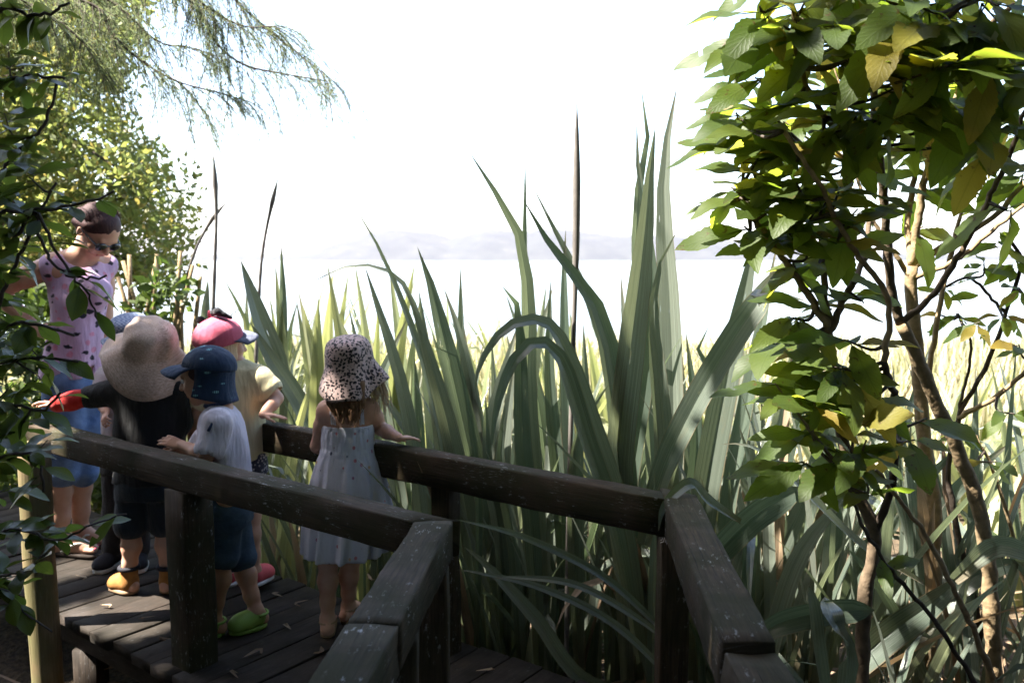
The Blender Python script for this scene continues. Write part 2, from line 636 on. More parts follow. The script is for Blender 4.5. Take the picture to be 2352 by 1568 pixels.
m, nt, out = new_mat('lake_water')
tc = N(nt, 'TexCoord')
wv = noise(nt, mapping(nt, tc.outputs['Object'], (0.5, 1.6, 1)), 1.2, 4, 0.6)
principled(nt, out, (0.10, 0.12, 0.13), 0.12, 0.5, bump(nt, wv.outputs['Fac'], 0.35, 0.2))
tag(add_mesh('water', [(-4200, 12, -0.62), (4200, 12, -0.62), (4200, 4200, -0.62), (-4200, 4200, -0.62)], np.array([[0, 1, 2, 3]]), m, smooth=False),
    'pale bright water of the harbour beyond the reeds', 'water', kind='structure')

# far shore: two rounded wooded hills falling to a low spit
RIDGE = [(420, 587), (520, 586), (600, 584), (660, 586), (715, 582), (760, 566), (800, 548), (850, 532), (900, 526), (950, 529), (1000, 540),
         (1035, 549), (1075, 538), (1120, 527), (1190, 534), (1260, 526), (1340, 532), (1420, 541), (1500, 540), (1600, 548),
         (1700, 556), (1800, 568), (1900, 578), (2050, 584), (2250, 587), (2500, 589), (2800, 590)]
hy = 1500.0
rx = np.array([at(a, b, hy)[0] for a, b in RIDGE])
rz = np.array([at(a, b, hy)[2] for a, b in RIDGE])
xs = np.linspace(-700, 1300, 260)
ys = np.linspace(1330, 1900, 24)
prof = np.interp(xs, rx, rz)
HV = []
rg = np.random.default_rng(3)
for j, y in enumerate(ys):
    u = (y - 1330) / 570
    k = math.sin(min(1, u / 0.35) * math.pi / 2) if u < 0.35 else math.cos((u - 0.35) / 0.65 * math.pi / 2)
    for i, x in enumerate(xs):
        n = 1.8 * math.sin(x * 0.05 + j) + 1.5 * math.sin(x * 0.11 + 2 * j) + rg.uniform(-1.6, 1.6)
        HV.append((x, y, -1.5 + max(0, (prof[i] + 1.5)) * max(k, 0) + n * max(k, 0) * min(1, prof[i] / 12)))
hi_ = np.arange(24 * 260).reshape(24, 260)
HF = np.stack([hi_[:-1, :-1], hi_[:-1, 1:], hi_[1:, 1:], hi_[1:, :-1]], -1).reshape(-1, 4)
m, nt, out = new_mat('wooded_hill')
tc = N(nt, 'TexCoord')
hn = noise(nt, tc.outputs['Object'], 0.03, 6, 0.65)
principled(nt, out, ramp(nt, hn.outputs['Fac'], [(0.35, (0.014, 0.019, 0.018)), (0.6, (0.028, 0.033, 0.028)), (0.72, (0.06, 0.058, 0.05))]).outputs[0], 0.95, 0.1)
tag(add_mesh('hills', HV, HF, m), 'low hazy hills on the far shore', 'hills', kind='structure')

# haze
hz = [(-4500, -300, -4), (4500, -300, -4), (4500, 4400, -4), (-4500, 4400, -4)]
hzv = hz + [(a, b, 95.0) for a, b, _ in hz]
m, nt, out = new_mat('sea_haze')
pv = N(nt, 'VolumePrincipled')
pv.inputs['Color'].default_value = (0.92, 0.86, 1.0, 1)
pv.inputs['Density'].default_value = 0.000115
pv.inputs['Anisotropy'].default_value = 0.2
nt.links.new(pv.outputs[0], out.inputs['Volume'])
ho = add_mesh('haze', hzv, np.array([[3, 2, 1, 0], [4, 5, 6, 7], [0, 1, 5, 4], [1, 2, 6, 5], [2, 3, 7, 6], [3, 0, 4, 7]]), m, smooth=False)
tag(ho, 'pale sea haze fading the far shore', 'haze', kind='stuff')

# ------------------------------------------------------------------ boardwalk
DD = np.array((-0.7985, 0.602, 0.0))       # direction of the leg that runs off to the left
DN = np.array((0.602, 0.7985, 0.0))        # across it
NC, FC = np.array((-0.2, 2.19)), np.array((0.47, 2.42))
MN = np.array((-(FC - NC)[1], (FC - NC)[0]))
deck = thing('boardwalk', (-0.2, 2.2, 0), 'dark weathered timber boardwalk under the children', 'boardwalk', kind='structure')


def plank(a, b, w, cut0=None, cut1=None, seed=0):
    rg = random.Random(seed)
    dz = rg.uniform(-0.004, 0.003)
    a, b = V3(a), V3(b)
    a[2] = b[2] = -0.02 + dz
    v, f, u = beam(a, b, w, 0.04, n=6, rough=0.0012, bev=0.004, cut0=cut0, cut1=cut1, seed=seed)
    add_mesh('plank', v, f, M['deck'], deck, True, u)


k = 0
s = 0.98
while s < 5.6:
    p0, p1 = 1.525, 2.315
    q = lambda p: s * DD[:2] + p * DN[:2]
    fa = np.dot(q(p0) - NC, MN)
    fb = np.dot(q(p1) - NC, MN)
    c0 = None
    if fb > 0.02:
        if fa < 0:
            p0 = p0 + (p1 - p0) * (-fa) / (fb - fa) + 0.006
            c0 = (MN[0], MN[1], 0)
        j = random.uniform(-0.012, 0.012)
        plank((*q(p0 + (0 if c0 is not None else j)), 0), (*q(p1 + j), 0), 0.132, c0, None, 100 + k)
    s += 0.1395
    k += 1
y = 2.60
while y > -0.6:
    x0, x1 = -0.30 + 0.07 * (y - 2.2), 0.54 + 0.05 * (y - 2.2)
    g = lambda x: np.dot(np.array((x, y)) - NC, MN)
    c0 = None
    ga, gb = g(x0), g(x1)
    if gb < -0.02:
        if ga > 0:
            x0 = x0 + (x1 - x0) * ga / (ga - gb) + 0.006
            c0 = (MN[0], MN[1], 0)
        plank((x0, y, 0), (x1, y, 0), 0.132, c0, None, 200 + k)
    y -= 0.1395
    k += 1
for p in (1.62, 2.2):
    a = 1.5 * DD + p * DN if p < 2 else 1.2 * DD + p * DN
    b = 5.5 * DD + p * DN
    a[2] = b[2] = -0.108
    v, f, u = beam(a, b, 0.05, 0.125, n=10, rough=0.002, seed=int(p * 10))
    add_mesh('bearer', v, f, M['deck'], deck, True, u)
for x in (-0.24, 0.44):
    v, f, u = beam((x, 2.1, -0.108), (x - 0.2, -0.5, -0.108), 0.05, 0.125, n=8, rough=0.002, seed=77)
    add_mesh('bearer', v, f, M['deck'], deck, True, u)
for s in (2.0, 3.4, 4.8):
    for p in (1.64, 2.18):
        c = s * DD + p * DN
        v, f, u = beam((c[0], c[1], -0.75), (c[0], c[1], -0.172), 0.1, 0.1, up=(0, 1, 0), n=4, seed=5)
        add_mesh('pile', v, f, M['deck'], deck, True, u)

# ------------------------------------------------------------------ railings
ZT = 0.72


def rail_piece(parent, a, b, w, h, ztop_a, ztop_b=None, cut0=None, cut1=None, seed=0, name='top_rail', n=22, rough=0.0016, mat='rail', bev=0.007):
    ztop_b = ztop_a if ztop_b is None else ztop_b
    v, f, u = beam((a[0], a[1], ztop_a - h / 2), (b[0], b[1], ztop_b - h / 2), w, h, n=n, rough=rough, bev=bev, cut0=cut0, cut1=cut1, seed=seed)
    return add_mesh(name, v, f, M[mat], parent, True, u)


def post(parent, x, y, z0, z1, w, d, face, seed=0, lean=(0, 0)):
    v, f, u = beam((x + lean[0], y + lean[1], z0), (x, y, z1), w, d, up=face, n=10, rough=0.002, bev=0.009, seed=seed)
    return add_mesh('post', v, f, M['rail'], parent, True, u)


near = thing('railing', (-0.2, 2.17, 0), 'dark square-timber handrail in front of the children, turning towards the viewer', 'railing')
rail_piece(near, (-2.06, 3.575), (-0.205, 2.176), 0.084, 0.098, ZT, cut1=(0.04, -1, 0), seed=1)
rail_piece(near, (-0.205, 2.172), (-0.262, 1.545), 0.100, 0.098, ZT, cut0=(0.04, -1, 0), seed=2)
rail_piece(near, (-0.2622, 1.5425), (-0.45, -0.5), 0.0995, 0.098, ZT - 0.0012, ZT - 0.03, seed=3, bev=0.005)
post(near, -1.105, 2.855, -0.75, ZT - 0.099, 0.115, 0.115, (0.6, 0.8, 0), 4)
post(near, -0.205, 2.10, -0.75, ZT - 0.099, 0.085, 0.085, (0, 1, 0), 5)
post(near, -0.235, 1.72, -0.75, ZT - 0.099, 0.075, 0.085, (0, 1, 0), 6)
# the bare round log under the far left end
lp = at(76, 1030, 3.18)
pts = np.array([(lp[0] + 0.015, lp[1], -0.9), (lp[0] + 0.008, lp[1], -0.2), (lp[0], lp[1], 0.25), (lp[0] + 0.004, lp[1], ZT - 0.012)])
P = catmull(pts, 22)
v, f, u = tube(P, np.linspace(0.054, 0.057, 22), 18, bump=0.02, seed=4)
u = u * np.array((0.38, 1.0))
lo_ = add_mesh('post', v, f, M['log'], near, True, u, label='round bare log post catching the sun')

far = thing('railing', (0.44, 2.42, 0), 'dark square-timber handrail against the flax, gripped by the girl in the spotted hat', 'railing')
rail_piece(far, (-1.55, 3.922), (0.437, 2.423), 0.075, 0.115, ZT, cut1=(1, -0.06, 0), seed=11, n=28)
rail_piece(far, (0.489, 2.462), (0.4235, 1.467), 0.096, 0.112, ZT, cut0=(0.6, 0.8, 0), seed=12)
rail_piece(far, (0.4245, 1.459), (0.44, 0.2), 0.098, 0.10, ZT - 0.016, ZT - 0.06, seed=13, rough=0.003)
post(far, 0.462, 2.375, -0.75, ZT - 0.113, 0.085, 0.085, (0, 1, 0), 14)
post(far, 0.43, 1.50, -0.75, ZT - 0.113, 0.09, 0.10, (0, 1, 0), 15)
post(far, -0.235, 2.955, -0.75, ZT - 0.116, 0.085, 0.07, (0.6, 0.8, 0), 16)
post(far, -1.35, 3.80, -0.75, ZT - 0.116, 0.085, 0.07, (0.6, 0.8, 0), 17)


# ================================================================== PEOPLE
class SDF:
    """smooth union of limbs and sections, meshed with surface nets"""
    def __init__(s, vox=0.006):
        s.vox = vox
        s.ops = []

    def cone(s, a, b, ra, rb=None, k=0.015, sub=False):
        a, b = V3(a), V3(b)
        rb = ra if rb is None else rb
        r = max(ra, rb)
        lo, hi = np.minimum(a, b) - r, np.maximum(a, b) + r

        def f(X, Y, Z):
            d = b - a
            L = float(np.dot(d, d)) + 1e-12
            t = np.clip(((X - a[0]) * d[0] + (Y - a[1]) * d[1] + (Z - a[2]) * d[2]) / L, 0, 1)
            return np.sqrt((X - a[0] - t * d[0]) ** 2 + (Y - a[1] - t * d[1]) ** 2 + (Z - a[2] - t * d[2]) ** 2) - (ra + (rb - ra) * t)
        s.ops.append((lo, hi, f, k, sub))
        return s

    def chain(s, pts, rs, k=0.015, sub=False):
        for i in range(len(pts) - 1):
            s.cone(pts[i], pts[i + 1], rs[i], rs[i + 1], k, sub)
        return s

    def ell(s, c, r, Rm=None, k=0.02, sub=False):
        c, r = V3(c), V3(r)
        Rm = np.eye(3) if Rm is None else Rm
        e = np.sqrt(((Rm * r) ** 2).sum(1))

        def f(X, Y, Z):
            x, y, z = X - c[0], Y - c[1], Z - c[2]
            q = [(x * Rm[0, i] + y * Rm[1, i] + z * Rm[2, i]) for i in range(3)]
            k0 = np.sqrt(sum((q[i] / r[i]) ** 2 for i in range(3)))
            k1 = np.sqrt(sum((q[i] / r[i] ** 2) ** 2 for i in range(3))) + 1e-9
            return k0 * (k0 - 1) / k1
        s.ops.append((c - e, c + e, f, k, sub))
        return s

    def loft(s, secs, k=0.02, sub=False, folds=None, yaw=0.0):
        """secs: (centre, half width, half depth) from top to bottom"""
        zs = np.array([q[0][2] for q in secs])[::-1]
        cx = np.array([q[0][0] for q in secs])[::-1]
        cy_ = np.array([q[0][1] for q in secs])[::-1]
        A = np.array([q[1] for q in secs])[::-1]
        B = np.array([q[2] for q in secs])[::-1]
        mx = max(A.max(), B.max()) * 1.15
        lo = np.array((cx.min() - mx, cy_.min() - mx, zs.min()))
        hi = np.array((cx.max() + mx, cy_.max() + mx, zs.max()))
        ca, sa = math.cos(yaw), math.sin(yaw)

        def f(X, Y, Z):
            zc = Z[0, 0, :]
            ax, ay = np.interp(zc, zs, cx), np.interp(zc, zs, cy_)
            aa, bb = np.interp(zc, zs, A), np.interp(zc, zs, B)
            x, y = X - ax, Y - ay
            u, v = x * ca + y * sa, -x * sa + y * ca
            q = np.sqrt((u / aa) ** 2 + (v / bb) ** 2)
            if folds is not None:
                mth, amp, ztop, ph = folds
                th = np.arctan2(v / bb, u / aa)
                am = amp * np.clip((ztop - zc) / (ztop - zs.min() + 1e-6), 0, 1)
                q = q - (am / np.minimum(aa, bb)) * (np.sin(mth * th + ph) + 0.6 * np.sin((mth * 2 - 3) * th + 2 * ph))
            d = (q - 1) * np.minimum(aa, bb) + 0 * Z
            return np.maximum(d, np.maximum(Z - zs.max(), zs.min() - Z))
        s.ops.append((lo, hi, f, k, sub))
        return s

    def wrinkle(s, amp, freq, seed=0):
        s.wr = (amp, freq, seed)
        return s

    def mesh(s):
        vox = s.vox
        lo = np.min([o[0] for o in s.ops if not o[4]], axis=0) - 4 * vox
        hi = np.max([o[1] for o in s.ops if not o[4]], axis=0) + 4 * vox
        n = np.ceil((hi - lo) / vox).astype(int) + 1
        ax = [lo[i] + vox * np.arange(n[i]) for i in range(3)]
        Fd = np.full(n, 0.2, dtype=np.float32)
        for a, b, f, k, sub in s.ops:
            pad = 3 * vox + k
            i0 = np.clip(np.floor((a - pad - lo) / vox).astype(int), 0, n)
            i1 = np.clip(np.ceil((b + pad - lo) / vox).astype(int) + 1, 0, n)
            if np.any(i1 <= i0):
                continue
            sl = tuple(slice(i0[i], i1[i]) for i in range(3))
            Xg = ax[0][sl[0]][:, None, None]
            Yg = ax[1][sl[1]][None, :, None]
            Zg = ax[2][sl[2]][None, None, :]
            d = f(Xg, Yg, Zg)
            cur = Fd[sl]
            if sub:
                d = -d
                h = np.maximum(k - np.abs(cur - d), 0) / max(k, 1e-6)
                Fd[sl] = np.maximum(cur, d) + h * h * k * 0.25
            else:
                h = np.maximum(k - np.abs(cur - d), 0) / max(k, 1e-6)
                Fd[sl] = np.minimum(cur, d) - h * h * k * 0.25
        if hasattr(s, 'wr'):
            amp, fr, sd = s.wr
            rg = np.random.default_rng(sd)
            Xg, Yg, Zg = ax[0][:, None, None], ax[1][None, :, None], ax[2][None, None, :]
            w = 0
            for _ in range(5):
                kx, ky, kz = rg.normal(0, fr, 3)
                w = w + np.sin(kx * Xg + ky * Yg + 0.55 * kz * Zg + rg.uniform(0, 6.28) + 1.2 * np.sin(0.5 * kz * Xg - 0.4 * kx * Zg))
            Fd += (amp * 0.45 * w).astype(np.float32)
        ins = Fd < 0
        c = [ins[i:n[0] - 1 + i, j:n[1] - 1 + j, l:n[2] - 1 + l] for i in (0, 1) for j in (0, 1) for l in (0, 1)]
        tot = sum(x.astype(np.int8) for x in c)
        act = (tot > 0) & (tot < 8)
        idx = np.argwhere(act)
        ids = np.full(act.shape, -1, dtype=np.int64)
        ids[act] = np.arange(len(idx))
        pos = np.zeros((len(idx), 3))
        cnt = np.zeros(len(idx))
        for axis in range(3):
            o = [a for a in range(3) if a != axis]
            for u in (0, 1):
                for v in (0, 1):
                    off0 = np.zeros(3, int)
                    off0[o[0]], off0[o[1]] = u, v
                    off1 = off0.copy()
                    off1[axis] = 1
                    p0, p1 = idx + off0, idx + off1
                    f0 = Fd[p0[:, 0], p0[:, 1], p0[:, 2]]
                    f1 = Fd[p1[:, 0], p1[:, 1], p1[:, 2]]
                    mk = (f0 < 0) != (f1 < 0)
                    t = np.where(mk, f0 / np.where(f0 == f1, 1, f0 - f1), 0)
                    q = p0.astype(float)
                    q[:, axis] += t
                    pos[mk] += q[mk]
                    cnt[mk] += 1
        V = lo + vox * (pos / cnt[:, None])
        faces = []
        for axis in range(3):
            o = [a for a in range(3) if a != axis]
            s0 = [slice(1, n[i] - 1) for i in range(3)]
            s1 = list(s0)
            s0[axis] = slice(0, n[axis] - 1)
            s1[axis] = slice(1, n[axis])
            a_, b_ = ins[tuple(s0)], ins[tuple(s1)]
            ch = np.argwhere(a_ != b_)
            flip = b_[a_ != b_]
            base = ch.copy()
            base[:, o[0]] += 1
            base[:, o[1]] += 1
            quad = []
            for du, dv in ((-1, -1), (0, -1), (0, 0), (-1, 0)):
                q = base.copy()
                q[:, o[0]] += du
                q[:, o[1]] += dv
                quad.append(ids[q[:, 0], q[:, 1], q[:, 2]])
            Q = np.stack(quad, 1)
            fl = flip if axis != 1 else ~flip
            Q[fl] = Q[fl][:, ::-1]
            faces.append(Q)
        F = np.vstack(faces)
        F = F[(F >= 0).all(1)]
        return V, F


def add_sdf(name, sdf, mat, parent, label=None):
    v, f = sdf.mesh()
    return add_mesh(name, v, f, mat, parent, True, None, label=label)


def frame(fwd, up=(0, 0, 1)):
    y = unit(fwd)
    x = unit(np.cross(y, V3(up)))
    z = np.cross(x, y)
    return np.stack([x, y, z], 1)


def put_head(S, c, Rm, h, k=0.012):
    """head of height h centred at c; columns of Rm: right, forward, up"""
    g = lambda x, y, z: c + Rm @ (np.array((x, y, z)) * h)
    S.ell(g(0, -0.05, 0.16), np.array((0.345, 0.43, 0.34)) * h, Rm, k)
    S.ell(g(0, 0.10, -0.10), np.array((0.285, 0.30, 0.36)) * h, Rm, 0.12 * h)
    S.cone(g(-0.03, 0.27, -0.40), g(0.03, 0.27, -0.40), 0.085 * h, k=0.10 * h)
    for sx in (-1, 1):
        S.ell(g(sx * 0.15, 0.27, -0.14), np.array((0.12, 0.11, 0.13)) * h, Rm, 0.08 * h)
        S.ell(g(sx * 0.345, -0.03, -0.03), np.array((0.035, 0.085, 0.13)) * h, Rm, 0.03 * h)
        S.ell(g(sx * 0.365, 0.0, -0.03), np.array((0.025, 0.05, 0.08)) * h, Rm, 0.015 * h, sub=True)
        S.ell(g(sx * 0.145, 0.43, 0.01), np.array((0.085, 0.06, 0.06)) * h, Rm, 0.05 * h, sub=True)
    S.cone(g(-0.15, 0.345, 0.09), g(0.15, 0.345, 0.09), 0.045 * h, k=0.06 * h)
    S.cone(g(0, 0.385, 0.03), g(0, 0.475, -0.12), 0.034 * h, 0.050 * h, k=0.04 * h)
    for sx in (-1, 1):
        S.cone(g(sx * 0.05, 0.42, -0.135), g(sx * 0.05, 0.43, -0.13), 0.032 * h, k=0.025 * h)
    S.cone(g(-0.075, 0.365, -0.235), g(0.075, 0.365, -0.235), 0.034 * h, k=0.02 * h)
    S.cone(g(-0.06, 0.365, -0.285), g(0.06, 0.365, -0.285), 0.036 * h, k=0.02 * h)
    return g


def eyes(parent, g, h):
    for sx in (-1, 1):
        c = g(sx * 0.145, 0.355, 0.01)
        o = add_sdf('eye', SDF(0.0035).ell(c, (0.052 * h,) * 3), M['eye'], parent)
        add_sdf('iris', SDF(0.0022).ell(g(sx * 0.145, 0.393, 0.008), np.array((0.026, 0.02, 0.026)) * h), M['iris'], o)


def put_hand(S, w, d, back, L, curl=0.35, thumb=1, spread=0.09, k=0.004):
    """hand from the wrist w along d; back = normal of the back of the hand; thumb = +1 / -1 side"""
    d = unit(d)
    back = unit(V3(back) - d * np.dot(back, d))
    sd = np.cross(d, back) * thumb
    kn = []
    for i, (o, r) in enumerate(((0.165, 0.062), (0.058, 0.064), (-0.052, 0.062), (-0.15, 0.056))):
        b = w + sd * (o * 0.75 * L) + d * (0.03 * L)
        e = w + sd * (o * L) + d * ((0.47 - 0.025 * abs(i - 1)) * L) + back * (0.02 * L)
        S.cone(b, e, r * 1.15 * L, r * L, 0.05 * L)
        kn.append(e)
    for i, ln in enumerate((0.43, 0.48, 0.44, 0.34)):
        p = kn[i]
        a = 0.0
        dirv = unit(d + sd * ((0.16, 0.05, -0.05, -0.16)[i] * spread * 8))
        for j, fr in enumerate((0.45, 0.32, 0.23)):
            a += curl * (0.6, 1.0, 0.7)[j] * (1 + 0.15 * (i - 1))
            q = p + (dirv * math.cos(a) - back * math.sin(a)) * (ln * fr * L)
            S.cone(p, q, (0.052, 0.047, 0.042)[j] * L * (0.88 if i == 3 else 1), (0.047, 0.042, 0.036)[j] * L * (0.88 if i == 3 else 1), k)
            p = q
    p = w + sd * (0.12 * L) + d * (0.10 * L) - back * 0.02 * L
    q = p + unit(d * 0.75 + sd * 0.75 - back * 0.25) * (0.24 * L)
    r_ = q + unit(d * 0.95 + sd * 0.30 - back * 0.3) * (0.17 * L)
    t_ = r_ + unit(d * 1.0 + sd * 0.05 - back * 0.35) * (0.13 * L)
    S.cone(p, q, 0.075 * L, 0.060 * L, 0.03 * L).cone(q, r_, 0.056 * L, 0.050 * L, k).cone(r_, t_, 0.050 * L, 0.040 * L, k)


def put_foot(S, ank, toe, r, k=0.02):
    """bare foot: ankle joint, toe point (both over the ground), r = half width"""
    d = unit((toe - ank) * np.array((1, 1, 0)))
    sd = np.array((-d[1], d[0], 0))
    heel = np.array((ank[0], ank[1], toe[2])) - d * r * 0.7
    S.cone(ank, heel + np.array((0, 0, r * 0.15)), r * 0.85, r * 0.8, k)
    S.cone(heel, toe - d * r * 0.9, r * 0.75, r * 0.72, k)
    S.cone(ank + d * r * 0.3, toe - d * r * 1.2 + np.array((0, 0, r * 0.1)), r * 0.8, r * 0.6, k)
    for i, o in enumerate((-0.72, -0.36, 0.0, 0.36, 0.72)):
        b = toe - d * r * 1.1 + sd * o * r
        e = toe + sd * o * r * 1.05 - d * (0.10 + 0.16 * abs(i - 0.5)) * r
        S.cone(b, e, r * 0.28, r * (0.27 if i == 0 else 0.2), 0.004)


def body(Y0, J, sc, vox=0.005, feet=True):
    """one continuous skin surface; J = joints, sc = radius scale (1 = adult)"""
    S = SDF(vox)
    Rm = frame(J['look'], J.get('hup', (0, 0, 1)))
    g = put_head(S, J['head'], Rm, J['hh'])
    S.cone(J['neck'] + np.array((0, 0, -0.02 * sc)), J['head'] - Rm[:, 1] * 0.06 * J['hh'] - Rm[:, 2] * 0.2 * J['hh'], 0.060 * sc, 0.056 * sc, 0.02)
    ch = (J['sl'] + J['sr']) / 2
    hp = (J['hl'] + J['hr']) / 2
    S.cone(J['sl'] * 0.7 + ch * 0.3 + np.array((0, 0, -0.03 * sc)), J['sr'] * 0.7 + ch * 0.3 + np.array((0, 0, -0.03 * sc)), 0.075 * sc, k=0.05)
    S.cone(ch + np.array((0, 0, -0.10 * sc)), ch * 0.45 + hp * 0.55, 0.105 * sc, 0.10 * sc, 0.05)
    S.cone(ch * 0.45 + hp * 0.55, hp, 0.10 * sc, 0.115 * sc, 0.05)
    S.cone(J['neck'], J['sl'], 0.05 * sc, 0.055 * sc, 0.03).cone(J['neck'], J['sr'], 0.05 * sc, 0.055 * sc, 0.03)
    for a in ('l', 'r'):
        sh, el, wr = J['s' + a], J['e' + a], J['w' + a]
        m = sh * 0.55 + el * 0.45
        S.chain([sh, m, el], [0.056 * sc, 0.051 * sc, 0.041 * sc], 0.02)
        m2 = el * 0.65 + wr * 0.35
        S.chain([el, m2, wr], [0.040 * sc, 0.042 * sc, 0.027 * sc], 0.012)
        put_hand(S, wr, J['d' + a], J['b' + a], J['hand'], J.get('c' + a, 0.35), J.get('t' + a, 1))
        hpj, kn, an = J['h' + a], J['k' + a], J['a' + a]
        S.chain([hpj, hpj * 0.5 + kn * 0.5, kn], [0.088 * sc, 0.078 * sc, 0.057 * sc], 0.03)
        calf = kn * 0.68 + an * 0.32 - unit((J['f' + a] - an) * np.array((1, 1, 0))) * 0.012 * sc
        S.chain([kn, calf, kn * 0.3 + an * 0.7, an], [0.055 * sc, 0.058 * sc, 0.042 * sc, 0.036 * sc], 0.02)
        if feet:
            put_foot(S, an, J['f' + a], J['foot'])
    return S, g, Rm


def revolve(profile, c, Rm, segs=48, wave=None, sx=1.0, sy=1.0, thick=0.004):
    """hat-like shell: profile (radius, height) from the crown centre out; wave(theta, i/n) -> (dr, dz)"""
    V, F, U = [], [], []
    n = len(profile)
    for side in (0, 1):
        ln = 0.0
        for i, (r, z) in enumerate(profile):
            ln += math.dist(profile[i], profile[i - 1]) if i else 0
            for k in range(segs):
                a = 2 * math.pi * k / segs
                dr, dz = wave(a, i / (n - 1)) if wave else (0, 0)
                rr = max(r + dr - side * thick * (0.9 if i else 0), 0.0005)
                V.append(c + Rm @ np.array((rr * math.cos(a) * sx, rr * math.sin(a) * sy, z + dz - side * thick)))
                U.append((math.cos(a), ln))
        b = side * n * segs
        for i in range(n - 1):
            for k in range(segs):
                k2 = (k + 1) % segs
                q = (b + i * segs + k, b + i * segs + k2, b + (i + 1) * segs + k2, b + (i + 1) * segs + k)
                F.append(q[::-1] if side == 0 else q)
    for k in range(segs):
        k2 = (k + 1) % segs
        a = (n - 1) * segs
        F.append((a + k, a + k2, a + n * segs + k2, a + n * segs + k)[::-1])
    return np.array(V), F, np.array(U)


def smooth_profile(pts, n=26):
    P = catmull([(a, b, 0) for a, b in pts], n)
    P[:, 0] = np.maximum(P[:, 0], 0.0005)
    return [(p[0], p[1]) for p in P]


# ---- materials for people
def skin_mat(name, col):
    m, nt, out = new_mat(name)
    tc = N(nt, 'TexCoord')
    n = noise(nt, tc.outputs['Object'], 22, 4)
    c = ramp(nt, n.outputs['Fac'], [(0.3, (col[0] * 0.92, col[1] * 0.84, col[2] * 0.80)), (0.7, (col[0] * 1.05, col[1] * 1.05, col[2] * 1.05))])
    fine = noise(nt, tc.outputs['Object'], 300, 2)
    principled(nt, out, c.outputs[0], 0.5, 0.35, bump(nt, fine.outputs['Fac'], 0.12, 0.002), sss=0.08)
    return m


M['skin'] = skin_mat('fair_skin', (0.56, 0.33, 0.235))
M['skin2'] = skin_mat('tan_skin', (0.46, 0.26, 0.17))
M['eye'] = simple('eye_white', (0.7, 0.68, 0.65), 0.2, 0.5, 0.03)
M['iris'] = simple('eye_iris', (0.05, 0.03, 0.02), 0.2, 0.5, 0.1)


def hair_mat(name, lo, hi):
    m, nt, out = new_mat(name)
    tc = N(nt, 'TexCoord')
    n = noise(nt, mapping(nt, tc.outputs['Object'], (260, 260, 12)), 1.0, 4, 0.7)
    c = ramp(nt, n.outputs['Fac'], [(0.3, lo), (0.7, hi)])
    principled(nt, out, c.outputs[0], 0.6, 0.18, bump(nt, n.outputs['Fac'], 0.7, 0.004))
    return m


M['hair_dark'] = hair_mat('dark_brown_hair', (0.02, 0.010, 0.010), (0.085, 0.040, 0.038))
M['hair_brown'] = hair_mat('light_brown_hair', (0.10, 0.05, 0.025), (0.34, 0.20, 0.11))
M['hair_blond'] = hair_mat('blond_hair', (0.34, 0.22, 0.12), (0.72, 0.54, 0.36))

M['black_tee'] = cloth('black_cotton', (0.012, 0.012, 0.013))[0]
M['red_sleeve'] = cloth('red_cotton', (0.55, 0.025, 0.02))[0]
M['navy_short'] = cloth('navy_cotton', (0.018, 0.026, 0.035))[0]
M['white_tee'] = cloth('white_cotton', (0.66, 0.62, 0.70), var=0.05)[0]
M['navy_trim'] = cloth('navy_trim', (0.03, 0.045, 0.11))[0]
M['yellow_tee'] = cloth('pale_yellow_cotton', (0.66, 0.58, 0.35), var=0.05)[0]
M['grey_pants'] = cloth('charcoal_cotton', (0.025, 0.025, 0.03))[0]
M['pink_cap'] = cloth('pink_cotton', (0.50, 0.095, 0.15))[0]
M['black_felt'] = cloth('black_felt', (0.015, 0.014, 0.018))[0]
M['grey_brim'] = cloth('slate_cotton', (0.09, 0.10, 0.15))[0]


def denim(name, lo, hi):
    m, nt, out = new_mat(name)
    tc = N(nt, 'TexCoord')
    n1 = noise(nt, tc.outputs['Object'], 11, 4, 0.6)
    n2 = noise(nt, mapping(nt, tc.outputs['Object'], (500, 500, 160)), 1, 2)
    f = math_n(nt, 'ADD', math_n(nt, 'MULTIPLY', n1.outputs['Fac'], 0.75), math_n(nt, 'MULTIPLY', n2.outputs['Fac'], 0.25))
    fold = noise(nt, mapping(nt, tc.outputs['Object'], (20, 20, 30)), 1, 2)
    principled(nt, out, ramp(nt, f, [(0.35, lo), (0.65, hi)]).outputs[0], 0.85, 0.2, bump(nt, fold.outputs['Fac'], 0.45, 0.012))
    return m


M['denim'] = denim('blue_denim', (0.075, 0.13, 0.27), (0.20, 0.29, 0.48))
M['dark_denim'] = denim('dark_denim', (0.025, 0.045, 0.075), (0.07, 0.11, 0.16))

# pink blouse with black and rose brush marks
m, nt, c, tc = cloth('printed_blouse', (0.62, 0.42, 0.60), var=0.06)
pr = [n for n in nt.nodes if n.type == 'BSDF_PRINCIPLED'][0]
warp = noise(nt, tc.outputs['Object'], 45, 2)
wv_ = N(nt, 'VectorMath', operation='MULTIPLY_ADD')
nt.links.new(warp.outputs['Color'], wv_.inputs[0])
wv_.inputs[1].default_value = (0.02, 0.02, 0.02)
nt.links.new(tc.outputs['Object'], wv_.inputs[2])


def dots(nt, vec, scale, thr, rand=1.0):
    v = N(nt, 'TexVoronoi')
    v.inputs['Scale'].default_value = scale
    v.inputs['Randomness'].default_value = rand
    nt.links.new(vec, v.inputs['Vector'])
    return v, ramp(nt, v.outputs['Distance'], [(thr * 0.88, (1, 1, 1)), (thr * 1.12, (0, 0, 0))]).outputs[0]


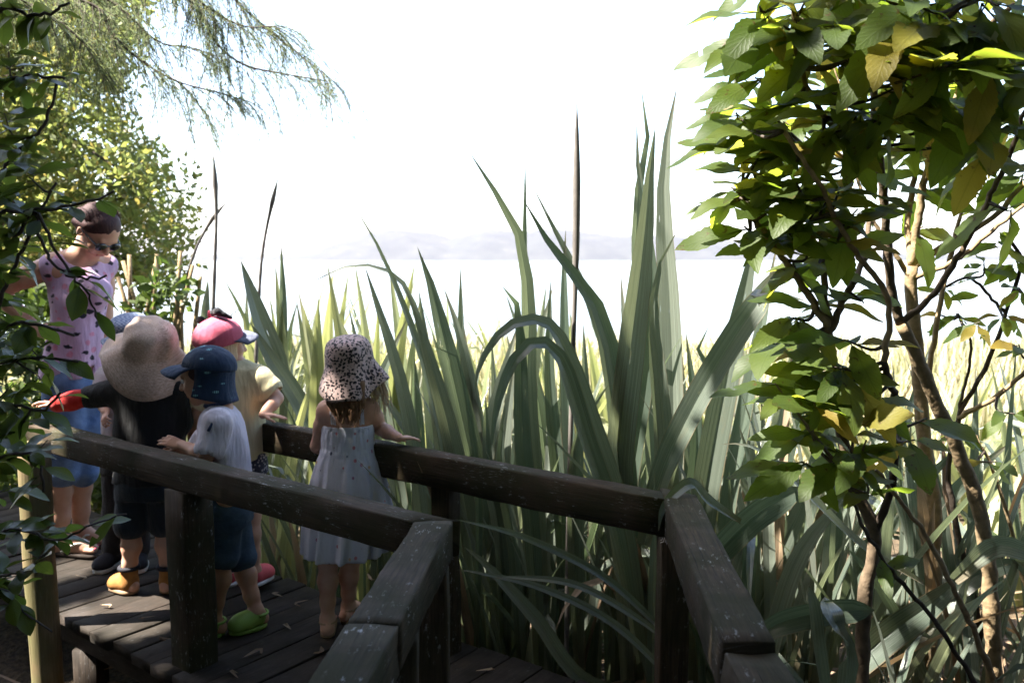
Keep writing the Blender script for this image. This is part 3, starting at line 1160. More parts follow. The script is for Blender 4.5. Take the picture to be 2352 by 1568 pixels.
v1, d1 = dots(nt, mapping(nt, wv_.outputs[0], (0.75, 1, 1.25), (3.1, 0, 0)), 18, 0.27)
v2, d2 = dots(nt, mapping(nt, wv_.outputs[0], (1, 1, 1), (0.7, 2, 1)), 19, 0.26)
col = mixc(nt, math_n(nt, 'MULTIPLY', d2, 0.6), c.outputs[0], (0.68, 0.17, 0.25))
sel = ramp(nt, v1.outputs['Color'], [(0.36, (0, 0, 0)), (0.38, (1, 1, 1))])
col = mixc(nt, math_n(nt, 'MULTIPLY', d1, sel.outputs[0]), col, (0.025, 0.022, 0.035))
nt.links.new(col, pr.inputs['Base Color'])
M['blouse'] = m

# leopard print
m, nt, c, tc = cloth('spotted_cotton', (0.62, 0.46, 0.42), var=0.06)
pr = [n for n in nt.nodes if n.type == 'BSDF_PRINCIPLED'][0]
warp = noise(nt, tc.outputs['Object'], 90, 2)
wv_ = N(nt, 'VectorMath', operation='MULTIPLY_ADD')
nt.links.new(warp.outputs['Color'], wv_.inputs[0])
wv_.inputs[1].default_value = (0.014, 0.014, 0.014)
nt.links.new(tc.outputs['Object'], wv_.inputs[2])
v1, d1 = dots(nt, wv_.outputs[0], 100, 0.46)
col = mixc(nt, d1, c.outputs[0], (0.018, 0.012, 0.016))
nt.links.new(col, pr.inputs['Base Color'])
M['leopard'] = m

# pale blue dress with scattered sprigs
m, nt, c, tc = cloth('sprigged_dress', (0.60, 0.60, 0.69), var=0.05)
pr = [n for n in nt.nodes if n.type == 'BSDF_PRINCIPLED'][0]
v1, d1 = dots(nt, mapping(nt, tc.outputs['Object'], (1, 1, 0.8)), 30, 0.17)
sep = N(nt, 'SeparateColor')
nt.links.new(v1.outputs['Color'], sep.inputs[0])
sc_ = ramp(nt, sep.outputs[0], [(0.0, (0.5, 0.10, 0.12)), (0.35, (0.05, 0.05, 0.12)), (0.55, (0.6, 0.35, 0.12)), (0.8, (0.35, 0.08, 0.2))], 'CONSTANT')
col = mixc(nt, math_n(nt, 'MULTIPLY', d1, 0.8), c.outputs[0], sc_.outputs[0])
nt.links.new(col, pr.inputs['Base Color'])
M['dress'] = m

# navy cap with pale bolts
m, nt, c, tc = cloth('bolt_print_cotton', (0.014, 0.034, 0.075), var=0.15)
pr = [n for n in nt.nodes if n.type == 'BSDF_PRINCIPLED'][0]
mp = N(nt, 'Mapping')
mp.inputs['Rotation'].default_value = (0, 0.6, 0)
mp.inputs['Scale'].default_value = (1, 0.6, 2.6)
nt.links.new(tc.outputs['Object'], mp.inputs[0])
v1, d1 = dots(nt, mp.outputs[0], 15, 0.17)
wz = N(nt, 'TexWave')
wz.inputs['Scale'].default_value = 55
nt.links.new(tc.outputs['Object'], wz.inputs[0])
zz = ramp(nt, wz.outputs['Fac'], [(0.35, (0, 0, 0)), (0.5, (1, 1, 1))])
col = mixc(nt, math_n(nt, 'MULTIPLY', d1, zz.outputs[0]), c.outputs[0], (0.25, 0.55, 0.60))
nt.links.new(col, pr.inputs['Base Color'])
M['bolt_cap'] = m

# straw / towelling sun hat
m, nt, out = new_mat('woven_hat')
tc = N(nt, 'TexCoord')
n1 = noise(nt, mapping(nt, N(nt, 'UVMap').outputs[0], (14, 190, 1)), 1.0, 5, 0.75)
n2 = noise(nt, tc.outputs['Object'], 16, 3)
c1 = ramp(nt, n1.outputs['Fac'], [(0.3, (0.30, 0.205, 0.15)), (0.5, (0.55, 0.41, 0.32)), (0.72, (0.74, 0.58, 0.48))])
c2 = ramp(nt, n2.outputs['Fac'], [(0.3, (0.8, 0.8, 0.8)), (0.7, (1.08, 1.06, 1.05))])
principled(nt, out, mixc(nt, 1.0, c1.outputs[0], c2.outputs[0], 'MULTIPLY'), 0.95, 0.1, bump(nt, n1.outputs['Fac'], 0.7, 0.006), sheen=0.3)
M['straw'] = m

# blue and white checked hat
m, nt, out = new_mat('checked_cotton')
tc = N(nt, 'TexCoord')
ck = N(nt, 'TexChecker')
ck.inputs['Scale'].default_value = 95
ck.inputs['Color1'].default_value = (0.34, 0.38, 0.48, 1)
ck.inputs['Color2'].default_value = (0.13, 0.17, 0.28, 1)
nt.links.new(tc.outputs['Object'], ck.inputs[0])
principled(nt, out, ck.outputs[0], 0.85, 0.2)
M['checked'] = m

# dark floral
m, nt, c, tc = cloth('floral_cotton', (0.035, 0.035, 0.06))
pr = [n for n in nt.nodes if n.type == 'BSDF_PRINCIPLED'][0]
v1, d1 = dots(nt, tc.outputs['Object'], 75, 0.36)
nt.links.new(mixc(nt, d1, c.outputs[0], (0.42, 0.38, 0.40)), pr.inputs['Base Color'])
M['floral'] = m

M['croc'] = simple('lime_foam', (0.20, 0.32, 0.06), 0.55, 0.35, 0.08, 20)
M['tan_boot'] = simple('tan_suede', (0.30, 0.14, 0.04), 0.85, 0.2, 0.2, 40, 0.2)
M['sole'] = simple('gum_sole', (0.30, 0.20, 0.12), 0.8, 0.2, 0.15)
M['dark_sole'] = simple('dark_sole', (0.03, 0.022, 0.018), 0.8, 0.2, 0.15)
M['black_shoe'] = simple('black_canvas', (0.02, 0.02, 0.026), 0.8, 0.2, 0.2)
M['white_rubber'] = simple('white_rubber', (0.7, 0.68, 0.66), 0.6, 0.3, 0.05)
M['pink_shoe'] = simple('coral_shoe', (0.62, 0.10, 0.11), 0.6, 0.3, 0.1)
M['silver'] = simple('silver_strap', (0.62, 0.60, 0.55), 0.28, 0.7, 0.1)
M['lens'] = simple('dark_lens', (0.012, 0.012, 0.016), 0.12, 0.6, 0.1)
M['polish'] = simple('pink_polish', (0.62, 0.06, 0.14), 0.25, 0.5, 0.05)
M['lip'] = simple('lips', (0.48, 0.17, 0.15), 0.45, 0.4, 0.05)
M['beads'] = simple('red_beads', (0.5, 0.05, 0.04), 0.35, 0.5, 0.4, 90)


def person(Y0, label, group='people on the boardwalk', base=None):
    b = base if base is not None else (0, 0, 0)
    return thing('person', b, label, 'person', group)


def joints(Y0, **kw):
    """each joint given as (px, py, dy)"""
    J = {}
    for k_, v_ in kw.items():
        J[k_] = at(v_[0], v_[1], Y0 + (v_[2] if len(v_) > 2 else 0))
    return J


def sec_fn(Y0):
    def sec(px, py, hw, b, dy=0.0):
        c = at(px, py, Y0 + dy)
        return (c, hw * (Y0 + dy) / FOC, b)
    return sec


def bead_string(pts, r, mat, parent, name):
    mb = MB()
    for p in pts:
        t, f, u = tube(np.array([p - np.array((0, 0, r)), p, p + np.array((0, 0, r))]), [r * 0.5, r, r * 0.5], 6)
        mb.add(t, f, u)
    return mb.build(name, mat, parent)


def shoe(parent, heel, toe, w, h, mat, sole_mat, name='shoe', sole_h=0.018, ankle=None, collar=None, strap=None):
    """closed shoe standing on the ground: heel and toe points (z = ground)"""
    heel, toe = V3(heel), V3(toe)
    d = unit((toe - heel) * np.array((1, 1, 0)))
    z = np.array((0, 0, 1.0))
    S = SDF(0.005)
    zz = sole_h + h * 0.42
    S.cone(heel + d * w + z * (sole_h + h * 0.5), heel + d * w * 1.6 + z * (sole_h + h * 0.5), w * 0.92, k=0.02)
    S.ell((heel * 0.35 + toe * 0.65) + z * (sole_h + h * 0.30), np.array((w * 1.0, w * 1.0, h * 0.62)), None, 0.03)
    S.ell(toe - d * w * 1.0 + z * (sole_h + h * 0.22), np.array((w * 1.05, w * 1.05, h * 0.50)), None, 0.03)
    S.cone(heel + d * w + z * (sole_h + h * 0.25), toe - d * w + z * (sole_h + h * 0.15), w * 0.75, w * 0.8, 0.02)
    if ankle is not None:
        S.cone(heel + d * w * 1.05 + z * (sole_h + h * 0.5), ankle, w * 0.92, w * 0.95, 0.02)
        S.cone(ankle + (ankle - heel - d * w) * 0.0 - z * 0.01, ankle + z * 0.06, w * 0.72, k=0.006, sub=True)
    # flat underside
    lo = np.minimum(heel, toe) - 0.2
    hi = np.maximum(heel, toe) + 0.2

    def below(X, Y, Z):
        return (Z - (heel[2] + sole_h)) + 0 * X + 0 * Y
    S.ops.append((lo, np.array((hi[0], hi[1], heel[2] + sole_h)), below, 0.002, True))
    o = add_sdf(name, S, mat, parent)
    T = SDF(0.004)
    for a, b in ((heel + d * w, toe - d * w),):
        n_ = 7
        for i in range(n_):
            c = a + (b - a) * (i / (n_ - 1))
            T.ell(c + z * (sole_h * 0.5), np.array((w * 1.02, w * 1.02, sole_h * 1.6)), None, 0.01)
    up_ = heel[2] + sole_h
    T.ops.append((lo, hi, lambda X, Y, Z: (up_ - Z) + 0 * X + 0 * Y, 0.002, True))
    T.ops.append((lo, hi, lambda X, Y, Z: (Z - heel[2] - 0.001) + 0 * X + 0 * Y, 0.002, True))
    add_sdf('sole', T, sole_mat, o)
    return o


def strands(name, roots, r, mat, parent, rg, seg=6):
    """loose hair: each root is (start, bend, end)"""
    mb = MB()
    for a, b, c in roots:
        j = lambda s_: np.array((rg.gauss(0, s_), rg.gauss(0, s_), rg.gauss(0, s_)))
        P = catmull([a + j(0.003), b + j(0.006), c + j(0.010)], seg)
        mb.add(*tube(P, np.linspace(r, r * 0.25, seg), 4, cap=False))
    return mb.build(name, mat, parent)


def yoke(S, J, r0, r1):
    for a in ('sl', 'sr'):
        S.cone(J['neck'] + np.array((0, 0, -0.012)), J[a], r0, r1, 0.02)


# ---------------------------------------------------------------- girl in the spotted hat (seen from behind)
def girl():
    Y0 = 3.10
    b = on(772, 1440, 0)
    t = person(Y0, 'small girl in pale blue sundress and black-spotted floppy hat', base=b)
    sec = sec_fn(Y0)
    J = joints(Y0, head=(806, 850, 0.02), neck=(797, 930), sl=(752, 942), sr=(846, 936), el=(729, 1024, 0.03), er=(874, 984, 0.05),
               hl=(777, 1090), hr=(818, 1090), kl=(754, 1290), kr=(804, 1287, 0.06))
    J['wl'] = at(752, 1030, Y0 + 0.17)
    J['wr'] = on(916, 1005, 0.757)
    J['dr'] = on(962, 1007, 0.742) - J['wr']
    J['dl'] = np.array((0.3, 0.9, -0.1))
    J['br'] = J['bl'] = np.array((0, 0, 1))
    J['tr'], J['tl'] = -1, 1
    J['cr'] = 0.15
    J['al'] = at(752, 1405, Y0 - 0.02)
    J['ar'] = at(800, 1392, Y0 + 0.10)
    J['al'][2] = J['ar'][2] = 0.060
    J['fl'] = np.array((J['al'][0] - 0.015, J['al'][1] + 0.10, 0.028))
    J['fr'] = np.array((J['ar'][0] + 0.02, J['ar'][1] + 0.10, 0.028))
    J.update(look=np.array((0.35, 1, -0.22)), hh=0.195, hand=0.105, foot=0.028)
    S, g, Rm = body(Y0, J, 0.62)
    add_sdf('body', S, M['skin'], t)
    eyes(t, g, J['hh'])
    # dress: smocked bodice and gathered skirt
    D = SDF(0.006)
    D.loft([sec(799, 972, 60, 0.072), sec(799, 1000, 62, 0.076), sec(799, 1036, 62, 0.078)], k=0.01, folds=(24, 0.0012, 3, 0))
    D.loft([sec(799, 1033, 62, 0.078), sec(800, 1060, 74, 0.088), sec(801, 1110, 88, 0.105), sec(801, 1165, 97, 0.12), sec(796, 1215, 97, 0.125), sec(790, 1270, 92, 0.13)],
           k=0.01, folds=(12, 0.013, at(799, 1025, Y0)[2], 0.6))
    D.loft([sec(796, 1215, 78, 0.098), sec(790, 1278, 74, 0.102)], k=0.004, sub=True)
    D.loft([sec(799, 968, 54, 0.064), sec(799, 990, 56, 0.068)], k=0.004, sub=True)
    d = add_sdf('dress', D, M['dress'], t)
    # shoulder straps
    for sx, sh in ((-1, J['sl']), (1, J['sr'])):
        a = at(799 + sx * 33, 976, Y0 - 0.068)
        top = sh * 0.72 + J['neck'] * 0.28 + np.array((0, 0, 0.036))
        f_ = at(799 + sx * 30, 985, Y0 + 0.072)
        P = catmull([a, a * 0.5 + top * 0.5 + np.array((0, -0.018, 0.0)), top, f_], 12)
        sd = np.array((1, 0, 0.15 * sx))
        Vv, Ff = [], []
        for p in P:
            for o in (-0.009, 0, 0.009):
                Vv.append(p + sd * o + np.array((0, 0, 0.002 if o == 0 else 0)))
        for i in range(len(P) - 1):
            for q in range(2):
                Ff.append((i * 3 + q, i * 3 + q + 1, i * 3 + q + 4, i * 3 + q + 3))
        add_mesh('shoulder_strap', Vv, Ff, M['dress'], d)
    # hair hanging under the hat
    H = SDF(0.005)
    Hc = J['head']
    H.ell(Hc + Rm @ np.array((0, -0.012, 0.025)), (0.076, 0.088, 0.078), Rm, 0.01)
    rg = random.Random(4)
    for i in range(11):
        x0 = 757 + i * 7.4
        e = 962 + rg.uniform(-14, 16)
        H.chain([at(x0 + rg.uniform(-2, 2), 880, Y0 - 0.07), at(x0 + rg.uniform(-4, 4), 925, Y0 - 0.075), at(795 + (x0 - 795) * 0.62 + rg.uniform(-3, 3), e, Y0 - 0.082)], [0.013, 0.011, 0.003], 0.006)
    add_sdf('hair', H, M['hair_brown'], t)
    lock = []
    for i in range(70):
        q = rg.random()
        lock.append((at(838 + 40 * q, 862 + rg.uniform(-6, 10), Y0 + 0.03 - 0.05 * rg.random()), at(852 + 38 * q, 900 + rg.uniform(-8, 8), Y0 + 0.01 - 0.04 * rg.random()), at(848 + 46 * q, 925 + rg.uniform(-10, 34), Y0 - 0.03 * rg.random())))
    strands('hair', lock, 0.0022, M['hair_blond'], t, rg)['label'] = 'loose blond lock beside the shoulder'
    lock = []
    for i in range(80):
        q = rg.random()
        lock.append((at(752 + 84 * q, 885, Y0 - 0.08 + 0.02 * rg.random()), at(756 + 76 * q, 930, Y0 - 0.088), at(762 + 62 * q, 955 + rg.uniform(-22, 26), Y0 - 0.092)))
    strands('hair', lock, 0.002, M['hair_brown'], t, rg)
    # spotted hat: low crown, floppy brim turned down
    pr = smooth_profile([(0.0005, 0.112), (0.045, 0.109), (0.078, 0.092), (0.090, 0.055), (0.094, 0.018), (0.104, -0.012), (0.120, -0.050), (0.128, -0.078)], 30)

    def wv(a, u):
        k_ = max(0, (u - 0.58) / 0.42)
        return (k_ * (0.012 * math.sin(3 * a + 0.4) + 0.008 * math.sin(5 * a)) + 0.003 * math.sin(6 * a) * min(1, u * 2), k_ * 0.020 * math.sin(2 * a + 0.6) + k_ * 0.008 * math.sin(5 * a + 1))
    RmH = frame(np.array((0.3, 1, 0.18)))
    v, f, u = revolve(pr, Hc + RmH @ np.array((0.004, -0.012, 0.020)), RmH, 56, wv, 0.93, 1.02)
    add_mesh('hat', v, f, M['leopard'], t, True, u)
    # bead necklace
    ring = []
    for i in range(22):
        a = 2 * math.pi * i / 22
        ring.append(J['neck'] + np.array((0.050 * math.cos(a), 0.046 * math.sin(a), -0.012 * math.sin(a) - 0.004)))
    bead_string(ring, 0.0055, M['beads'], t, 'necklace')
    for an, toe in ((J['al'], J['fl']), (J['ar'], J['fr'])):
        d_ = unit((toe - an) * np.array((1, 1, 0)))
        T = SDF(0.004)
        T.cone(np.array((an[0], an[1], 0.010)) - d_ * 0.012, np.array((toe[0], toe[1], 0.010)) - d_ * 0.012, 0.027, 0.031, 0.01)
        lo, hi = np.minimum(an, toe) - 0.1, np.maximum(an, toe) + 0.1
        T.ops.append((lo, hi, lambda X, Y, Z: (Z - 0.002) + 0 * X + 0 * Y, 0.002, True))
        T.ops.append((lo, hi, lambda X, Y, Z: (0.017 - Z) + 0 * X + 0 * Y, 0.002, True))
        s_ = add_sdf('sandal', T, M['sole'], t)
        P = [np.array((an[0], an[1], 0.04)) + np.array((math.cos(a) * 0.027, math.sin(a) * 0.032, 0.012)) for a in np.linspace(0, 6.28, 16)]
        v, f, u = tube(np.array(P), 0.005, 6, cap=False)
        add_mesh('strap', v, f, M['sole'], s_)


girl()


# ---------------------------------------------------------------- boy in the navy cap (profile, facing left)
def navy_boy():
    Y0 = 3.12
    b = on(510, 1447, 0)
    t = person(Y0, 'boy in white shirt, navy flap cap and lime green clogs leaning over the rail', base=b)
    sec = sec_fn(Y0)
    J = joints(Y0, head=(473, 864), neck=(508, 940), sl=(500, 968, -0.105), sr=(505, 962, 0.105), el=(474, 1046, -0.13), er=(452, 1040, 0.14),
               hl=(526, 1130, -0.05), hr=(526, 1130, 0.05), kl=(506, 1285, -0.055), kr=(548, 1282, 0.05))
    J['wl'] = at(418, 1022, Y0 - 0.045)
    J['dl'] = at(362, 1003, Y0 - 0.03) - J['wl']
    J['bl'] = np.array((0.1, -0.75, 0.6))
    J['wr'] = at(415, 1030, Y0 + 0.15)
    J['dr'] = np.array((-1, 0.1, -0.1))
    J['br'] = np.array((0, 0.4, 1))
    J['tl'], J['tr'] = -1, 1
    J['cl'] = 0.30
    J['al'] = at(492, 1410, Y0 - 0.05)
    J['ar'] = at(590, 1398, Y0 + 0.02)
    J['al'][2], J['ar'][2] = 0.062, 0.065
    J['fl'] = np.array((J['al'][0] - 0.11, J['al'][1] + 0.0, 0.03))
    J['fr'] = np.array((J['ar'][0] - 0.07, J['ar'][1] - 0.06, 0.03))
    J.update(look=np.array((-1, -0.02, -0.22)), hh=0.205, hand=0.108, foot=0.028)
    S, g, Rm = body(Y0, J, 0.64)
    add_sdf('body', S, M['skin2'], t)
    eyes(t, g, J['hh'])
    add_sdf('mouth', SDF(0.003).cone(g(-0.06, 0.385, -0.26), g(0.06, 0.385, -0.26), 0.022 * J['hh']), M['lip'], t)
    S = SDF(0.006)
    S.loft([sec(508, 936, 30, 0.056), sec(508, 950, 43, 0.088), sec(509, 974, 50, 0.108), sec(512, 1020, 52, 0.108), sec(516, 1060, 55, 0.108), sec(521, 1100, 57, 0.11), sec(523, 1135, 58, 0.112)], k=0.02, folds=(5, 0.004, at(0, 960, Y0)[2], 1))
    for a in ('l', 'r'):
        sh, el = J['s' + a], J['e' + a]
        e = sh * 0.22 + el * 0.78
        S.cone(sh + np.array((0, 0, -0.01)), e, 0.047, 0.052, 0.03)
    for a in ('l', 'r'):
        sh, el = J['s' + a], J['e' + a]
        S.cone(sh * 0.22 + el * 0.78, el * 1.15 - sh * 0.15, 0.036, 0.042, 0.004, sub=True)
    S.loft([sec(520, 1105, 50, 0.100), sec(523, 1139, 52, 0.104)], k=0.003, sub=True)
    yoke(S, J, 0.046, 0.048)
    S.cone(J['neck'] + np.array((-0.004, 0, 0.042)), J['neck'] + np.array((-0.012, 0, 0.10)), 0.040, 0.05, 0.004, sub=True)
    S.wrinkle(0.0042, 26, 3)
    sh_ = add_sdf('shirt', S, M['white_tee'], t)
    # navy neck band and shoulder stripe
    nk = J['neck'] + np.array((-0.002, 0, 0.026))
    P = [nk + np.array((0.052 * math.cos(a), 0.054 * math.sin(a), 0.010 * math.cos(a))) for a in np.linspace(0, 2 * math.pi, 28)]
    v, f, u = tube(np.array(P), 0.0085, 8, cap=False)
    add_mesh('collar', v, f, M['navy_trim'], sh_)
    P = catmull([at(498, 957, Y0 - 0.09), at(490, 968, Y0 - 0.145), at(478, 990, Y0 - 0.158)], 8)
    v, f, u = tube(P, 0.006, 6)
    add_mesh('shoulder_stripe', v, f, M['navy_trim'], sh_)
    # denim shorts with rolled hems
    S = SDF(0.006)
    S.loft([sec(523, 1105, 50, 0.098), sec(526, 1150, 54, 0.102), sec(528, 1195, 54, 0.10)], k=0.02)
    for a, hm in (('l', 0.92), ('r', 0.98)):
        hp, kn = J['h' + a], J['k' + a]
        e = hp * (1 - hm) + kn * hm
        S.cone(hp + (kn - hp) * 0.3, e, 0.062, 0.063, 0.03)
        S.cone(hp + (kn - hp) * (hm - 0.10), e, 0.063, 0.067, 0.004)
    for a, hm in (('l', 0.92), ('r', 0.98)):
        hp, kn = J['h' + a], J['k' + a]
        S.cone(hp + (kn - hp) * (hm + 0.28), hp + (kn - hp) * 1.8, 0.0555, 0.060, 0.004, sub=True)
    S.wrinkle(0.003, 24, 5)
    add_sdf('shorts', S, M['dark_denim'], t)
    # cap: crown, peak, neck flap
    hc = J['head']
    h = J['hh']
    Rc = frame(np.array((-1, -0.02, 0.02)))
    S = SDF(0.005)
    S.ell(hc + Rc @ np.array((0, -0.014, 0.036)), (0.084, 0.099, 0.080), Rc, 0.01)
    S.ops.append((hc - 0.2, hc + 0.2, lambda X, Y, Z: (Z - (hc[2] + 0.030 + 0.25 * (X - hc[0]) * -0.4)) + 0 * Y, 0.003, True))
    S.ell(hc + Rc @ np.array((0, -0.010, 0.028)), (0.078, 0.092, 0.074), Rc, 0.003, sub=True)
    cp = add_sdf('cap', S, M['bolt_cap'], t)
    Vv, Ff = [], []
    nu, nv = 15, 7
    for i in range(nu):
        a = (i / (nu - 1) - 0.5) * 2.35
        for j in range(nv):
            q = j / (nv - 1)
            r0 = np.array((0.080 * math.sin(a), 0.093 * math.cos(a) - 0.012, 0.034))
            ln = 0.078 * (math.cos(a * 0.66) ** 0.8) * q
            p = r0 + np.array((0.22 * math.sin(a) * ln, ln, 0.012 * q - 0.028 * q * q - 0.10 * (math.sin(a) ** 2) * q * 0.25))
            Vv.append(hc + Rc @ p)
    for i in range(nu - 1):
        for j in range(nv - 1):
            Ff.append((i * nv + j, i * nv + j + 1, (i + 1) * nv + j + 1, (i + 1) * nv + j))
    o = add_mesh('peak', Vv, Ff, M['bolt_cap'], cp)
    md = o.modifiers.new('solid', 'SOLIDIFY')
    md.thickness = 0.005
    Vv, Ff = [], []
    nu, nv = 25, 9
    for i in range(nu):
        a = math.pi + (i / (nu - 1) - 0.5) * 3.75
        for j in range(nv):
            q = j / (nv - 1)
            fl = 1 + 0.10 * q + 0.05 * q * math.sin(5 * a + 1) - 0.10 * math.sin(q * math.pi)
            p = np.array((0.083 * math.sin(a) * fl, (0.097 * math.cos(a)) * fl - 0.014 + 0.006 * q, 0.045 - 0.138 * q + 0.03 * q * (abs((i / (nu - 1)) - 0.5) * 2) ** 2))
            Vv.append(hc + Rc @ p)
    for i in range(nu - 1):
        for j in range(nv - 1):
            Ff.append((i * nv + j, (i + 1) * nv + j, (i + 1) * nv + j + 1, i * nv + j + 1))
    o = add_mesh('neck_flap', Vv, Ff, M['bolt_cap'], cp)
    md = o.modifiers.new('solid', 'SOLIDIFY')
    md.thickness = 0.004
    hS = SDF(0.005)
    hS.ell(hc + Rm @ np.array((0, -0.014, 0.022)), (0.0745, 0.089, 0.074), Rm, 0.01)
    add_sdf('hair', hS, M['hair_dark'], t)
    # clogs
    for an, toe in ((J['al'], J['fl']), (J['ar'], J['fr'])):
        d_ = unit((toe - an) * np.array((1, 1, 0)))
        heel = np.array((an[0], an[1], 0.002)) - d_ * 0.036
        te = np.array((toe[0], toe[1], 0.002)) + d_ * 0.018
        o = shoe(t, heel, te, 0.036, 0.058, M['croc'], M['croc'], 'clog', 0.016)
        P = [np.array((an[0], an[1], 0.058)) + (-d_ * math.cos(a) * 0.040 + np.array((-d_[1], d_[0], 0)) * math.sin(a) * 0.037) for a in np.linspace(-1.7, 1.7, 14)]
        v, f, u = tube(np.array(P), 0.0055, 6)
        add_mesh('heel_strap', v, f, M['croc'], o)


navy_boy()


# ---------------------------------------------------------------- child in black shirt and woven hat (from behind)
def black_shirt():
    Y0 = 3.46
    b = on(325, 1365, 0)
    t = person(Y0, 'child in black shirt, red sleeve and wide woven sun hat, seen from behind', base=b)
    sec = sec_fn(Y0)
    J = joints(Y0, head=(342, 800, 0.0), neck=(342, 872), sl=(286, 890), sr=(404, 893), el=(205, 912, 0.0), er=(421, 965, 0.03), wl=(135, 928, -0.02),
               hl=(308, 1080), hr=(370, 1080), kl=(300, 1220), kr=(380, 1216, 0.03))
    J['wr'] = at(402, 1000, Y0 + 0.17)
    J['dl'] = np.array((-1, -0.05, 0.12))
    J['dr'] = np.array((-0.3, 0.9, 0))
    J['bl'] = J['br'] = np.array((0, 0.2, 1))
    J['tl'], J['tr'] = -1, 1
    J['al'] = at(298, 1330, Y0 + 0.02)
    J['ar'] = at(386, 1328, Y0 + 0.03)
    J['al'][2] = J['ar'][2] = 0.075
    J['fl'] = J['al'] + np.array((-0.085, 0.045, -0.045))
    J['fr'] = J['ar'] + np.array((0.02, 0.10, -0.045))
    J.update(look=np.array((-0.45, 1, -0.25)), hh=0.20, hand=0.11, foot=0.027)
    S, g, Rm = body(Y0, J, 0.66)
    add_sdf('body', S, M['skin'], t)
    eyes(t, g, J['hh'])
    S = SDF(0.007)
    S.loft([sec(343, 858, 40, 0.05), sec(343, 872, 66, 0.075), sec(343, 900, 78, 0.09), sec(342, 950, 79, 0.095), sec(341, 1010, 79, 0.098), sec(340, 1075, 80, 0.10), sec(340, 1108, 81, 0.10)], k=0.02, folds=(5, 0.004, at(0, 900, Y0)[2], 2))
    yoke(S, J, 0.046, 0.05)
    S.cone(J['sl'] + np.array((0.02, 0, -0.01)), J['sl'] * 0.02 + J['el'] * 0.98, 0.056, 0.048, 0.04)
    S.cone(J['sr'] + np.array((-0.02, 0, -0.01)), J['er'], 0.054, 0.046, 0.03)
    S.wrinkle(0.0045, 22, 8)
    add_sdf('shirt', S, M['black_tee'], t)
    S = SDF(0.005)
    S.chain([J['el'] * 0.9 + J['sl'] * 0.1, J['el'] * 0.45 + J['wl'] * 0.55, J['wl']], [0.040, 0.039, 0.036], 0.02)
    S.wrinkle(0.002, 40, 2)
    add_sdf('sleeve', S, M['red_sleeve'], t, label='bright red lower sleeve')
    S = SDF(0.007)
    S.loft([sec(340, 1085, 72, 0.09), sec(339, 1120, 74, 0.095), sec(339, 1140, 72, 0.09)], k=0.02)
    for a in ('l', 'r'):
        hp, kn = J['h' + a], J['k' + a]
        S.cone(hp + (kn - hp) * 0.2, hp * 0.12 + kn * 0.88, 0.062, 0.068, 0.02)
    for a in ('l', 'r'):
        hp, kn = J['h' + a], J['k' + a]
        S.cone(hp + (kn - hp) * 1.22, hp + (kn - hp) * 1.8, 0.058, 0.062, 0.004, sub=True)
    S.wrinkle(0.003, 24, 1)
    add_sdf('shorts', S, M['navy_short'], t)
    H = SDF(0.006)
    H.ell(J['head'] + Rm @ np.array((0, -0.016, 0.020)), (0.074, 0.090, 0.080), Rm, 0.01)
    add_sdf('hair', H, M['hair_brown'], t)
    pr = smooth_profile([(0.0005, 0.128), (0.05, 0.124), (0.086, 0.104), (0.100, 0.066), (0.104, 0.030), (0.107, 0.016), (0.122, 0.000), (0.150, -0.026), (0.176, -0.056), (0.186, -0.078)], 40)

    def wv(a, u):
        k_ = max(0, (u - 0.52) / 0.48) ** 1.2
        return (k_ * (0.014 * math.sin(2 * a + 2.2) + 0.008 * math.sin(5 * a)) + 0.007 * math.sin(3 * a + 1) * min(1, u * 2) + 0.004 * math.sin(7 * a + 9 * u), k_ * (0.030 * math.sin(3 * a + 2.6) + 0.014 * math.sin(5 * a + 0.5) + 0.026 * math.cos(a - 2.9)) + 0.006 * math.sin(2 * a) * u)
    Rh = frame(np.array((0.05, 1, 0.52)), (0.30, 0, 1))
    v, f, u = revolve(pr, J['head'] + Rh @ np.array((0.002, -0.012, 0.005)), Rh, 64, wv, 1.0, 1.06, 0.005)
    add_mesh('hat', v, f, M['straw'], t, True, u)
    for an, toe in ((J['al'], J['fl']), (J['ar'], J['fr'])):
        d_ = unit((toe - an) * np.array((1, 1, 0)))
        heel = np.array((an[0], an[1], 0.002)) - d_ * 0.034
        te = np.array((toe[0], toe[1], 0.002)) + d_ * 0.018
        o = shoe(t, heel, te, 0.037, 0.055, M['tan_boot'], M['sole'], 'boot', 0.018, ankle=np.array((an[0], an[1], 0.105)))
        P = [np.array((an[0], an[1], 0.112)) + np.array((math.cos(a) * 0.037, math.sin(a) * 0.037, 0)) for a in np.linspace(0, 6.28, 16)]
        v, f, u = tube(np.array(P), 0.010, 8, cap=False)
        add_mesh('cuff', v, f, M['black_shoe'], o)


black_shirt()


